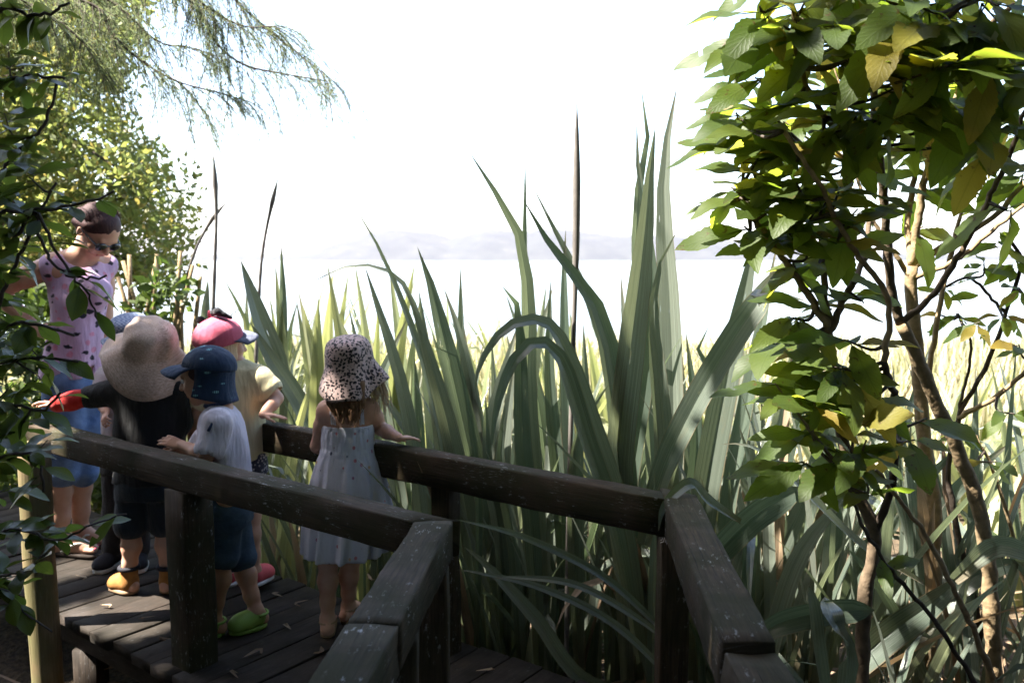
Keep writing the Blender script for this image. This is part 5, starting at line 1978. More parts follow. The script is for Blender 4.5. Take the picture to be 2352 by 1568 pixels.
# --- flax right of it, leaning out over the rail
fr_ = thing('flax_plant', on(1700, 1500, G1), 'flax clump right of the rail, one blade folded with a pale tip', 'flax', 'flax plants')
right = [
    ([(1480, 1250, 2.75), (1520, 1090, 2.75), (1600, 920, 2.75), (1690, 770, 2.75), (1745, 690, 2.75), (1800, 600, 2.75)], 66, -0.2, {'taper': 0.2}),
    ([(1745, 700, 2.70), (1735, 665, 2.68), (1780, 672, 2.62), (1850, 690, 2.6)], 50, 0.3, {'taper': 0.9, 'n': 9, 'up': 1.5}),
    ([(1590, 1560, 3.1), (1610, 1200, 3.1), (1650, 960, 3.1), (1700, 720, 3.1), (1745, 500, 3.1)], 72, 0.1, {}),
    ([(1640, 1560, 3.2), (1670, 1200, 3.2), (1720, 900, 3.2), (1770, 640, 3.2), (1785, 560, 3.2)], 46, -0.4, {}),
    ([(1700, 1560, 3.3), (1730, 1200, 3.3), (1790, 950, 3.3), (1830, 760, 3.3)], 50, 0.5, {}),
    ([(1620, 1560, 3.4), (1610, 1200, 3.4), (1640, 900, 3.4), (1600, 790, 3.38), (1630, 745, 3.35)], 34, 0.3, {}),
    ([(1780, 1560, 3.4), (1830, 1250, 3.4), (1900, 1000, 3.4), (1960, 820, 3.4)], 56, 0.0, {}),
    ([(1830, 1560, 3.3), (1900, 1250, 3.3), (1990, 1050, 3.3), (2060, 930, 3.3)], 56, -0.3, {}),
    ([(1870, 1600, 3.2), (1960, 1330, 3.2), (2080, 1150, 3.2), (2210, 1020, 3.2)], 54, 0.3, {}),
    ([(1950, 1600, 3.3), (2060, 1320, 3.3), (2200, 1120, 3.3), (2330, 1010, 3.3)], 52, 0.2, {}),
    ([(1700, 1560, 3.1), (1760, 1330, 3.1), (1830, 1180, 3.1), (1880, 1060, 3.1)], 58, 0.3, {}),
    ([(1660, 1560, 2.95), (1690, 1360, 2.95), (1740, 1180, 2.95), (1770, 1010, 2.95)], 52, -0.2, {}),
    ([(1590, 1330, 2.6), (1650, 1265, 2.55), (1740, 1180, 2.5), (1855, 1115, 2.45)], 72, 0.1, {'taper': 0.25}),
    ([(2120, 1340, 2.7), (1985, 1258, 2.6), (1870, 1150, 2.5), (1780, 1060, 2.45), (1715, 1022, 2.4), (1655, 1020, 2.4)], 30, 0.4, {'n': 24, 'up': 1.4}),
    ([(1700, 1200, 2.5), (1625, 1150, 2.45), (1590, 1112, 2.42), (1555, 1130, 2.4), (1522, 1170, 2.37), (1512, 1220, 2.36)], 34, 0.3, {'n': 24, 'up': 1.4}),
    ([(1720, 1480, 2.2), (1790, 1430, 2.2), (1900, 1405, 2.2), (2010, 1400, 2.2)], 66, 0.0, {'taper': 0.2}),
    ([(1900, 1640, 2.15), (1880, 1500, 2.15), (1868, 1400, 2.15), (1855, 1345, 2.15)], 44, 0.5, {'taper': 0.15, 'up': 2.5}),
    ([(1930, 1660, 2.1), (1945, 1500, 2.1), (1915, 1420, 2.08), (1895, 1370, 2.25)], 54, 0.3, {'taper': 0.3, 'up': 2.5}),
    ([(2190, 1330, 2.5), (2280, 1255, 2.45), (2352, 1265, 2.4), (2430, 1300, 2.4)], 54, 0.2, {}),
    ([(2080, 1500, 2.9), (2200, 1350, 2.9), (2300, 1300, 2.9), (2400, 1290, 2.9)], 56, 0.0, {}),
    ([(1900, 1600, 2.7), (2010, 1480, 2.7), (2120, 1400, 2.7), (2230, 1310, 2.7)], 80, 0.2, {}),
    ([(1860, 1600, 3.0), (1880, 1400, 3.0), (1920, 1200, 3.0), (1900, 1050, 3.0)], 46, 0.6, {}),
    ([(1750, 1600, 2.8), (1790, 1400, 2.8), (1850, 1250, 2.8), (1960, 1120, 2.8)], 50, 0.1, {}),
]
for pix, w, yw, kw in right:
    hero(fr_, pix, w, 'flax', yw, **kw)

# --- thin blades sagging across the walk below the rail
fs_ = thing('flax_plant', on(1500, 1520, -0.40), 'young flax with thin green blades sagging across below the rail', 'flax', 'flax plants')
for pix, w in (([(1560, 1480, 2.62), (1500, 1425, 2.62), (1380, 1320, 2.58), (1200, 1232, 2.5), (1040, 1190, 2.42)], 22),
               ([(1560, 1500, 2.66), (1480, 1430, 2.66), (1330, 1345, 2.62), (1190, 1325, 2.6), (1120, 1330, 2.58)], 20),
               ([(1600, 1620, 2.7), (1420, 1440, 2.66), (1250, 1352, 2.62), (1100, 1315, 2.58), (1048, 1308, 2.56)], 22),
               ([(1520, 1600, 2.9), (1340, 1560, 2.85), (1230, 1420, 2.8), (1120, 1300, 2.75), (1060, 1250, 2.7)], 40)):
    hero(fs_, pix, w, 'flax', 0.1, n=20, up=0.9)


# --- flax clumps further out, grown by rule
def grow_flax(name_label, x, y, n, lmin, lmax, seed, mat='flax', wid=0.055, z=None, spread=0.55, bent=0.2, stalks=0, parent=None):
    rg = random.Random(seed)
    z = float(ground_z(np.array(x), np.array(y))) if z is None else z
    t = parent or thing('flax_plant', (x, y, z), name_label, 'flax', 'flax plants')
    fan = rg.uniform(0, math.pi)
    for i in range(n):
        a = fan + rg.choice((0, math.pi)) + rg.gauss(0, 0.7)
        L = rg.uniform(lmin, lmax)
        lean = abs(rg.gauss(0.10, spread * 0.55))
        base = np.array((x + rg.gauss(0, 0.12), y + rg.gauss(0, 0.12), z - 0.03))
        out = np.array((math.cos(a), math.sin(a), 0))
        pts = [base]
        kink = rg.random() < bent
        th = lean
        for j in range(1, 7):
            q = j / 6
            th2 = th + 0.35 * q * q + (1.9 * max(0, q - 0.62) / 0.38 if kink else 0)
            th2 = min(th2, 2.7)
            pts.append(pts[-1] + (out * math.sin(th2) + np.array((0, 0, math.cos(th2)))) * (L / 6))
        face = -out * 0.9 + np.array((rg.uniform(-.3, .3), rg.uniform(-.3, .3), 0.35))
        flax_leaf(t, np.array(pts), wid * rg.uniform(0.7, 1.25), face, 'flaxdead' if mat == 'flax' and rg.random() < 0.13 else mat, n=11, taper=rg.uniform(0.3, 0.6), twist=rg.uniform(-0.5, 0.5))
    for i in range(stalks):
        bx, by = x + rg.gauss(0, 0.1), y + rg.gauss(0, 0.1)
        H_ = rg.uniform(2.2, 2.9)
        P = catmull([(bx, by, z), (bx + rg.uniform(-.1, .1), by, z + H_ * 0.5), (bx + rg.uniform(-.25, .25), by, z + H_)], 12)
        v, f, u = tube(P, np.linspace(0.011, 0.003, 12), 6)
        add_mesh('flower_stalk', v, f, M['stalk'], t, True, u)
    return t


# blades low behind the far rail, down to the ground
k = 0
WHERE = ['behind the girl with the spotted hat', 'between the girl and the child in yellow', 'beyond the child in yellow', 'under the middle of the far rail', 'below the rail corner', 'right of the rail corner', 'behind the tall blades', 'at the foot of the pale trunk', 'behind the leafy saplings', 'at the lower right corner', 'by the right edge, low down', 'beneath the large leaves']
for (x, y, n, l0, l1, mat, wd, sp) in ((-0.45, 3.85, 24, 0.9, 1.5, 'flax', 0.042, 0.25), (-0.95, 4.05, 28, 0.9, 1.5, 'flax', 0.042, 0.5), (-1.45, 4.6, 26, 1.0, 1.6, 'flax', 0.045, 0.5),
                                   (0.02, 3.3, 32, 0.8, 1.55, 'flax', 0.042, 0.28), (0.55, 3.15, 32, 0.8, 1.5, 'flax', 0.042, 0.30), (1.0, 3.1, 40, 0.9, 1.6, 'flax', 0.042, 0.45),
                                   (0.35, 3.7, 22, 1.0, 1.8, 'flax', 0.042, 0.32), (1.55, 3.0, 40, 0.9, 1.5, 'flax', 0.038, 0.6), (1.35, 3.7, 36, 1.0, 1.7, 'flax', 0.042, 0.5),
                                   (1.75, 2.3, 26, 0.6, 1.1, 'flax', 0.03, 0.7), (2.2, 3.2, 36, 0.9, 1.5, 'flax', 0.038, 0.65), (1.15, 2.45, 18, 0.5, 0.95, 'flax', 0.028, 0.7)):
    grow_flax('flax clump ' + WHERE[k], x, y, n, l0, l1, 40 + k, mat, wd, None, sp)
    k += 1
# sunlit clumps out in the marsh
MID = ['sunlit flax clump just left of the spotted hat', 'sunlit flax above the pink cap', 'sunlit flax behind the spotted hat', 'sunlit flax left of the arched blades', 'sunlit flax behind the arched blades',
       'sunlit flax behind the tallest blades', 'sunlit flax right of the tallest blades', 'sunlit flax behind the saplings', 'sunlit flax at the far right', 'sunlit flax beyond the woman', 'pale flax deep in the marsh left of centre', 'pale flax deep in the marsh at centre', 'pale flax deep in the marsh right of centre',
       'broad pale flax low behind the rail middle', 'broad pale flax low behind the rail corner', 'yellowish flax over the spotted hat', 'yellowish flax beside the thin stalks', 'upright pale flax right of the dark stalk', 'low pale flax past the folded blade', 'pale flax under the right saplings', 'small pale flax at the reed edge']
for k, (x, y, n, l0, l1, st) in enumerate(((-1.5, 5.4, 26, 1.2, 1.9, 0), (-2.3, 5.6, 26, 1.2, 2.0, 1), (-1.0, 6.2, 24, 1.1, 1.8, 0), (-0.5, 5.0, 24, 1.0, 1.6, 0), (0.2, 5.8, 24, 1.0, 1.6, 0),
                                         (1.3, 5.4, 22, 0.9, 1.4, 0), (2.0, 5.0, 22, 0.9, 1.5, 0), (2.6, 4.4, 26, 0.9, 1.6, 0), (3.4, 4.6, 26, 1.0, 1.7, 0), (-3.0, 6.2, 26, 1.3, 2.2, 1),
                                         (-1.8, 8.0, 22, 1.2, 1.9, 0), (0.0, 8.2, 20, 1.0, 1.6, 0), (2.4, 7.5, 20, 0.9, 1.4, 0),
        (-0.2, 5.6, 22, 0.8, 1.4, 0), (1.0, 5.8, 22, 0.8, 1.3, 0), (-0.9, 5.2, 24, 1.1, 1.7, 0), (-1.9, 6.6, 24, 1.2, 1.9, 0), (0.7, 6.6, 22, 1.0, 1.6, 0), (1.6, 6.4, 22, 0.9, 1.3, 0), (3.2, 5.8, 22, 0.9, 1.4, 0), (-0.4, 7.0, 22, 1.0, 1.7, 0))):
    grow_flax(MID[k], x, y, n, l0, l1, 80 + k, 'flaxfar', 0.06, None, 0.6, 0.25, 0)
# the two thin stalks with sheaths against the sky
st_ = thing('flax_plant', on(520, 1180, G1), 'flax with tall thin bare flower stalks above the pink cap', 'flax', 'flax plants')
for pix, r in (([(500, 1000, 5.2), (490, 760, 5.2), (494, 600, 5.2), (497, 480, 5.2), (490, 345, 5.2)], 0.012),
               ([(440, 900, 5.3), (410, 740, 5.3), (440, 600, 5.3), (480, 515, 5.25), (525, 458, 5.25)], 0.010),
               ([(585, 900, 5.0), (594, 700, 5.0), (606, 560, 5.0), (640, 402, 5.0)], 0.010)):
    P = catmull([at(*q) for q in pix], 26)
    t = np.linspace(0, 1, 26)
    v, f, u = tube(P, r * np.interp(t, [0, 0.6, 0.8, 0.88, 1], [1.2, 0.8, 0.7, 1.3, 0.1]) * (1 + 0.35 * np.sin(t * 26) ** 6), 7)
    add_mesh('flower_stalk', v, f, M['stalk'], st_, True, u)
for pix, w, yw in (([(640, 1000, 4.4), (640, 850, 4.4), (600, 740, 4.4), (552, 595, 4.4)], 50, 0.3), ([(650, 1000, 4.5), (648, 830, 4.5), (650, 700, 4.5), (645, 553, 4.5)], 22, 0.2),
                   ([(760, 1100, 4.3), (690, 930, 4.3), (620, 820, 4.3), (575, 740, 4.3)], 46, 0.2), ([(480, 900, 5.0), (470, 760, 5.0), (478, 640, 5.0)], 26, 0.1)):
    hero(st_, pix, w, 'flax', yw)

# --- reeds: one uncountable mass out to the water
rg = np.random.default_rng(5)
NR = 30000
d = 6.0 + 10.7 * rg.random(NR) ** 0.9
xr = (rg.random(NR) * 2 - 1) * (0.72 * d + 2.5)
zr = ground_z(xr, d)
hgt = rg.uniform(0.55, 1.0, NR) * np.interp(d, [5, 10, 17], [0.95, 0.9, 0.75])
wd = rg.uniform(0.012, 0.026, NR) * np.interp(d, [5, 17], [0.8, 1.3])
az = rg.uniform(0, 6.283, NR)
ln = rg.normal(0, 0.22, NR)
sx, sy = np.cos(az), np.sin(az)
B = np.stack([xr, d, zr - 0.05], 1)
S1 = np.stack([sx, sy, 0 * sx], 1) * wd[:, None]
O = np.stack([-sy, sx, 0 * sx], 1) * ln[:, None]
mid = B + O * 0.35 * hgt[:, None] + np.array((0, 0, 1)) * (hgt * 0.6)[:, None]
tip = B + O * 1.2 * hgt[:, None] + np.array((0, 0, 1)) * (hgt)[:, None]
Vr = np.stack([B - S1, B + S1, mid + S1 * 0.8, mid - S1 * 0.8, tip - S1 * 0.06, tip + S1 * 0.06], 1).reshape(-1, 3)
o6 = (np.arange(NR) * 6)[:, None]
Fr = np.concatenate([o6 + np.array([[0, 1, 2, 3]]), o6 + np.array([[3, 2, 5, 4]])], 0)
M['reed'] = leaf_mat('reed_blade', [(0, (0.26, 0.27, 0.14)), (0.6, (0.38, 0.35, 0.22)), (1, (0.46, 0.40, 0.30))], [(0, (0.3, 0.32, 0.08)), (1, (0.5, 0.42, 0.2))], 0.6, 0.3, 0.35, False, 0, False)
tag(add_mesh('reeds', Vr, Fr, M['reed']), 'sunlit yellow-green reeds filling the marsh out to the water', 'reeds', kind='stuff')


# --- litter of dead blades and sticks on the ground
def litter(name, label, boxes, seed, mat):
    rg = random.Random(seed)
    mb = MB()
    for (x0, x1, y0, y1, n) in boxes:
        for i in range(n):
            x, y = rg.uniform(x0, x1), rg.uniform(y0, y1)
            z = float(ground_z(np.array(x), np.array(y))) + rg.uniform(0.01, 0.14)
            a = rg.uniform(0, 6.28)
            L = rg.uniform(0.15, 0.55)
            dv = np.array((math.cos(a), math.sin(a), rg.uniform(-0.15, 0.25)))
            p = np.array((x, y, z))
            if rg.random() < 0.7:
                v, f, u = blade([p, p + dv * L * 0.5 + np.array((0, 0, rg.uniform(0, .05))), p + dv * L], rg.uniform(0.015, 0.045), (rg.uniform(-.5, .5), rg.uniform(-.5, .5), 1), n=5)
            else:
                v, f, u = tube(catmull([p, p + dv * L * 0.6 + np.array((rg.uniform(-.04, .04), 0, 0.02)), p + dv * L * 1.2], 5), rg.uniform(0.003, 0.007), 5)
            mb.add(v, f, u)
    return tag(mb.build(name, M[mat], kind='stuff'), label, 'litter')


litter('leaf_litter', 'pale dead flax leaves and sticks under the plants', [(-1.8, 2.6, 2.9, 4.4, 520), (0.7, 2.6, 1.7, 3.0, 260)], 3, 'flaxdead')
litter('stick_litter', 'dark dead leaves and sticks below the near rail', [(-2.6, -0.5, 1.4, 2.6, 170), (-3, -1.7, 2.2, 3.2, 60)], 4, 'flaxdead')


# ------------------------------------------------------------------ leafy saplings on the right
def toothed_leaf(name, L, W, nst, teeth, curl, fold, wav, seed, mat, widest=0.5):
    rg = random.Random(seed)
    V, U, F = [], [], []
    asym = rg.uniform(-0.06, 0.06)
    for i in range(nst + 1):
        t = i / nst
        # outline: narrow base, full middle, pointed tip
        e = (math.sin(math.pi * t ** (math.log(0.5) / math.log(widest)))) ** 0.85 if 0 < t < 1 else 0.0
        tooth = (1 + (0.07 if i % 2 else -0.04) * teeth) if 0 < i < nst else 1
        w = W / 2 * e * tooth + (0.0008 if i in (0,) else 0)
        x = t * L
        mz = -curl * L * t * t
        V += [(x, w * (1 + asym), mz + fold * w + wav * math.sin(t * 9 + seed) * e), (x, 0, mz), (x, -w * (1 - asym), mz + fold * w + wav * math.cos(t * 8 + seed) * e)]
        U += [(0.5 - 0.5 * e, t), (0.5, t), (0.5 + 0.5 * e, t)]
    for i in range(nst):
        for k_ in (0, 1):
            a = i * 3 + k_
            if seed % 5 == 0 and i == int(nst * 0.6) and k_ == 1:
                continue
            F.append((a, a + 3, a + 4, a + 1))
    # stalk
    v, f, u = tube([(-0.10 * L, 0, 0.0), (0.0, 0, 0.0), (0.3 * L, 0, -curl * L * 0.09 - 0.002)], [0.010 * L, 0.012 * L, 0.004 * L], 5)
    n0 = len(V)
    V = np.vstack([np.array(V), v])
    F = F + [tuple(q + n0 for q in g_) for g_ in f]
    U = np.vstack([np.array(U), u * 0 + 0.5])
    return mesh_data(name, V, F, mat, True, U)


BROAD = [toothed_leaf('broad_leaf', 0.15, 0.056 * (1 + 0.15 * math.sin(i * 2)), 18, 1.0, 0.10 + 0.09 * (i % 4), 0.25 - 0.09 * (i % 3), 0.006, i, M['mahoe']) for i in range(10)]
GLOSS = [toothed_leaf('glossy_leaf', 0.075, 0.034 * (1 + 0.15 * math.sin(i * 3)), 10, 0.0, 0.05 + 0.10 * (i % 4), 0.22, 0.002, i + 1, M['shrub'], 0.52) for i in range(8)]


SUNLIT = [at(2280, 1400, 2.55), at(2266, 1270, 2.52), at(2240, 1140, 2.5), at(2190, 1010, 2.48), at(2140, 900, 2.46), at(2100, 805, 2.44), at(2095, 620, 2.9), at(2110, 500, 2.88), at(2160, 570, 2.9)]


def put_leaf(parent, meshes, pos, d, up, scale, rg, name='leaf'):
    d = unit(d)
    if meshes is BROAD:
        c = V3(pos) + d * 0.07
        for g_ in SUNLIT:                      # gaps in the crown through which the sun reaches the pale trunks
            w_ = c - g_
            tt = float(w_ @ np.array(SUN_TO))
            if tt > 0.08 and np.linalg.norm(w_ - tt * np.array(SUN_TO)) < 0.06:
                return None
    else:
        pc = 1176 + pos[0] / pos[1] * FOC
        if 18 < pc < 125 and pos[2] < 0.66 and rg.random() < 0.8:
            return None
    up = V3(up)
    z = unit(up - d * np.dot(up, d))
    y = np.cross(z, d)
    o = bpy.data.objects.new(name, rg.choice(meshes))
    C.objects.link(o)
    o.parent = parent
    Mx = Matrix(((d[0], y[0], z[0]), (d[1], y[1], z[1]), (d[2], y[2], z[2])))
    o.rotation_euler = Mx.to_euler()
    o.location = Vector([float(q) for q in (V3(pos) - wloc(parent))])
    o.scale = (scale, scale * rg.uniform(0.85, 1.15), scale)
    return o


def limb(parent, pix, r0, r1, mat, name, n=None, store=None, bmp=0.06):
    P = np.array([at(*q) for q in pix])
    n = n or 6 * len(pix)
    Q = catmull(P, n)
    rg = np.random.default_rng(int(abs(pix[0][0] * 7 + pix[0][1])))
    Q[1:-1] += rg.normal(0, 0.0022, Q[1:-1].shape)
    rad = np.linspace(r0, r1, n) * (1 + 0.05 * np.sin(np.linspace(0, n * 0.9, n)))
    v, f, u = tube(Q, rad, 9, bump=bmp, seed=n)
    if store is not None:
        store.append(Q)
    return add_mesh(name, v, f, M[mat], parent, True, u)


def rosette(parent, c, n, size, rg, branches, twig_mat, meshes, droop=0.35, tw=0.0035, lookout=0.0):
    """leaves round a twig tip at c, the twig joined to the nearest limb"""
    c = V3(c)
    allp = np.vstack(branches)
    below = allp[allp[:, 2] < c[2] + 0.05]
    src = below if len(below) else allp
    dd = np.linalg.norm(src - c, axis=1)
    near_ = src[np.argmin(dd)]
    if dd.min() > 0.02:
        midp = near_ * 0.5 + c * 0.5 + np.array((rg.uniform(-.03, .03), rg.uniform(-.03, .03), -0.02))
        P = catmull([near_, midp, c], 8)
        v, f, u = tube(P, np.linspace(tw * 1.7, tw * 0.6, 8), 6)
        add_mesh('twig', v, f, M[twig_mat], parent, True, u)
        ax = unit(c - midp)
    else:
        ax = np.array((0, 0, 1.0))
    a0 = rg.uniform(0, 6.28)
    for i in range(n):
        a = a0 + i * 2.4 + rg.uniform(-.3, .3)
        el = rg.uniform(-droop - 0.45, 0.35 - droop * 0.4)
        d = np.array((math.cos(a) * math.cos(el), math.sin(a) * math.cos(el), math.sin(el))) + ax * 0.35
        p = c - ax * rg.uniform(0, 0.05) + unit(d) * 0.012
        put_leaf(parent, meshes, p, d, np.array((rg.uniform(-.5, .5), rg.uniform(-.5, .4) - lookout, 1)), size * rg.uniform(0.7, 1.15), rg)


rgl = random.Random(21)
# A: the pale trunk that swings up to the left, dark and thin above
ta = thing('sapling_tree', at(2295, 1660, 2.55) * np.array((1, 1, 0)) + np.array((0, 0, -0.3)), 'slender tree with pale sunlit lower trunk bending up and leftward', 'tree', 'saplings on the right')
ba = []
limb(ta, [(2300, 1760, 2.56), (2285, 1568, 2.55), (2266, 1270, 2.52), (2238, 1130, 2.5), (2190, 1010, 2.48), (2140, 900, 2.46), (2100, 805, 2.44), (2068, 742, 2.42)], 0.027, 0.018, 'bark', 'trunk', store=ba)
limb(ta, [(2068, 742, 2.42), (2045, 650, 2.4), (2035, 520, 2.37), (2024, 400, 2.34), (2008, 250, 2.3), (2012, 60, 2.26), (2020, -150, 2.2)], 0.0135, 0.008, 'midbark', 'branch', store=ba)
limb(ta, [(2068, 742, 2.42), (2130, 690, 2.4), (2200, 590, 2.36), (2260, 480, 2.33), (2305, 390, 2.3), (2360, 240, 2.27), (2420, 60, 2.2)], 0.0095, 0.005, 'midbark', 'branch', store=ba)
limb(ta, [(2024, 400, 2.34), (1960, 330, 2.2), (1880, 250, 2.1), (1830, 120, 2.05), (1815, -30, 2.0)], 0.008, 0.005, 'bark', 'branch', store=ba)
limb(ta, [(2010, 200, 2.28), (2100, 100, 2.1), (2200, 20, 2.0), (2300, -60, 1.9)], 0.008, 0.005, 'darkbark', 'branch', store=ba)
# B: upright pale trunk forking at eye level
tb = thing('sapling_tree', at(2140, 1640, 2.95) * np.array((1, 1, 0)) + np.array((0, 0, -0.35)), 'upright tree forking into pale limbs at eye level', 'tree', 'saplings on the right')
bb = []
limb(tb, [(2130, 1760, 2.95), (2140, 1400, 2.95), (2146, 1200, 2.93), (2122, 1000, 2.92), (2110, 850, 2.9), (2096, 700, 2.9), (2094, 610, 2.9)], 0.030, 0.021, 'bark', 'trunk', store=bb)
limb(tb, [(2094, 615, 2.9), (2112, 480, 2.88), (2132, 380, 2.86), (2198, 220, 2.84), (2245, 90, 2.8), (2330, 10, 2.75)], 0.015, 0.008, 'bark', 'branch', store=bb)
limb(tb, [(2094, 615, 2.9), (2085, 500, 2.95), (2115, 330, 3.0), (2140, 120, 3.0)], 0.012, 0.006, 'bark', 'branch', store=bb)
limb(tb, [(2098, 612, 2.9), (2185, 555, 2.9), (2290, 490, 2.9), (2390, 370, 2.9)], 0.012, 0.007, 'bark', 'branch', store=bb)
limb(tb, [(2098, 640, 2.9), (2190, 600, 2.8), (2280, 530, 2.75), (2400, 430, 2.7)], 0.009, 0.005, 'bark', 'branch', store=bb)
limb(tb, [(2120, 930, 2.92), (2160, 700, 2.95), (2200, 520, 3.0), (2240, 400, 3.0)], 0.011, 0.006, 'bark', 'branch', store=bb)
limb(tb, [(2094, 640, 2.9), (2040, 560, 2.9), (1990, 480, 2.9), (1960, 380, 2.9)], 0.009, 0.005, 'bark', 'branch', store=bb)
# C: dark stem in front carrying the lit leaf spray
tc_ = thing('sapling_tree', at(1975, 1660, 2.35) * np.array((1, 1, 0)) + np.array((0, 0, -0.3)), 'dark-stemmed sapling with bright green toothed leaves nearest the rail', 'tree', 'saplings on the right')
bc = []
limb(tc_, [(1965, 1760, 2.35), (1985, 1400, 2.35), (2006, 1235, 2.34), (1962, 1110, 2.33), (1938, 1030, 2.32), (1915, 880, 2.3), (1900, 750, 2.28)], 0.024, 0.013, 'midbark', 'trunk', store=bc)
limb(tc_, [(1900, 750, 2.28), (1850, 668, 2.25), (1790, 580, 2.22), (1752, 530, 2.2), (1718, 490, 2.18), (1690, 450, 2.15)], 0.011, 0.006, 'bark', 'branch', store=bc)
limb(tc_, [(1900, 750, 2.28), (1892, 640, 2.3), (1888, 560, 2.3), (1880, 430, 2.3), (1840, 330, 2.3)], 0.010, 0.005, 'midbark', 'branch', store=bc)
limb(tc_, [(1904, 760, 2.28), (1950, 670, 2.3), (1985, 590, 2.35), (2000, 480, 2.4)], 0.010, 0.007, 'midbark', 'branch', store=bc)
limb(tc_, [(2030, 830, 2.1), (2040, 690, 2.1), (1960, 570, 2.08), (1915, 490, 2.05), (1880, 420, 2.0), (1800, 300, 2.0)], 0.008, 0.005, 'bark', 'branch', store=bc)
limb(tc_, [(2006, 1235, 2.34), (2050, 1100, 2.3), (2060, 950, 2.3), (2030, 830, 2.1)], 0.012, 0.008, 'darkbark', 'branch', store=bc)
limb(tc_, [(2310, 1640, 2.3), (2250, 1480, 2.25), (2195, 1360, 2.22), (2120, 1220, 2.2), (2050, 1130, 2.2), (2010, 1080, 2.2)], 0.010, 0.005, 'bark', 'branch', store=bc)
limb(tc_, [(2260, 1600, 2.1), (2150, 1430, 2.1), (2040, 1300, 2.1), (1985, 1210, 2.1), (1930, 1080, 2.1)], 0.007, 0.004, 'darkbark', 'branch', store=bc)
# D: thin stems at the right edge
td = thing('sapling_tree', at(2330, 1640, 3.0) * np.array((1, 1, 0)) + np.array((0, 0, -0.3)), 'thin-stemmed sapling at the right edge with small pale leaf tufts', 'tree', 'saplings on the right')
bd = []
limb(td, [(2320, 1720, 3.0), (2230, 1350, 3.0), (2180, 1100, 3.0), (2200, 960, 3.0), (2260, 850, 3.0), (2310, 720, 3.0), (2345, 600, 3.0), (2310, 540, 3.0)], 0.014, 0.006, 'darkbark', 'trunk', store=bd)
limb(td, [(2200, 960, 3.0), (2290, 910, 2.9), (2380, 830, 2.9)], 0.010, 0.007, 'bark', 'branch', store=bd)
limb(td, [(2310, 720, 3.0), (2230, 640, 3.0), (2170, 660, 3.0)], 0.006, 0.004, 'darkbark', 'branch', store=bd)
limb(td, [(2200, 960, 3.0), (2230, 800, 3.0), (2200, 720, 3.0)], 0.006, 0.004, 'darkbark', 'branch', store=bd)
limb(td, [(2400, 1500, 2.8), (2330, 1250, 2.8), (2290, 1100, 2.8), (2240, 1000, 2.8)], 0.009, 0.005, 'bark', 'branch', store=bd)

CL_A = [(1745, 15, 2.0, 5), (1800, 60, 2.0, 6), (1850, 0, 2.0, 6), (1735, 180, 2.2, 6), (1790, 240, 2.15, 6), (1920, 60, 1.95, 7), (1960, 130, 2.0, 7),
        (2000, 30, 2.0, 7), (2060, 90, 1.9, 7), (2080, 190, 1.95, 7), (2140, 60, 1.9, 7), (2180, 150, 1.85, 7), (2240, 60, 1.9, 7), (2290, 160, 1.9, 7), (2340, 70, 1.9, 7), (2240, 240, 2.0, 7), (2320, 290, 2.0, 7),
        (2180, 260, 2.1, 6), (1980, 250, 2.05, 7), (1930, 300, 2.05, 7), (2350, 190, 1.95, 6), (2100, 10, 1.9, 7), (2300, 10, 1.9, 7), (2260, 350, 2.1, 6), (2200, 0, 2.2, 6), (2010, -40, 2.2, 6), (1900, -40, 2.2, 6),
        (2330, 380, 2.2, 4), (2280, 470, 2.3, 4), (1720, 90, 2.05, 6), (1870, 100, 2.05, 7), (1980, 70, 2.0, 7), (2050, 260, 2.0, 6), (2130, 230, 2.0, 6),
        (1780, -60, 2.1, 6), (1850, -120, 2.1, 6), (1950, -90, 2.1, 7), (2050, -80, 2.1, 7), (2150, -100, 2.1, 7), (2250, -70, 2.1, 7), (2000, -180, 2.2, 7), (2120, -200, 2.2, 7), (1900, -200, 2.2, 6), (2350, -60, 2.1, 6), (2420, 60, 2.1, 6), (2430, 200, 2.2, 6)]
CL_B = [(1900, 110, 2.9, 6), (1960, 200, 2.9, 6), (2030, 160, 2.9, 6), (1990, 320, 2.9, 6), (2060, 280, 2.9, 6), (2130, 300, 2.9, 6), (2150, 180, 2.9, 6), (2100, 420, 2.95, 4), (2170, 400, 2.95, 4), (2220, 330, 2.9, 5), (2330, 250, 2.9, 6),
        (2120, 520, 2.9, 3), (1960, 420, 2.9, 5), (1900, 420, 2.95, 4), (2060, 50, 3.0, 6), (2260, 130, 3.0, 6), (1830, 250, 2.9, 5), (1770, 300, 2.9, 4), (2350, 400, 2.9, 4), (1700, 170, 3.0, 4), (2000, -40, 3.0, 6), (2120, -60, 3.0, 6), (2240, -30, 3.0, 6), (2350, 60, 3.0, 6), (2180, -160, 3.0, 6), (2420, 280, 3.0, 5)]
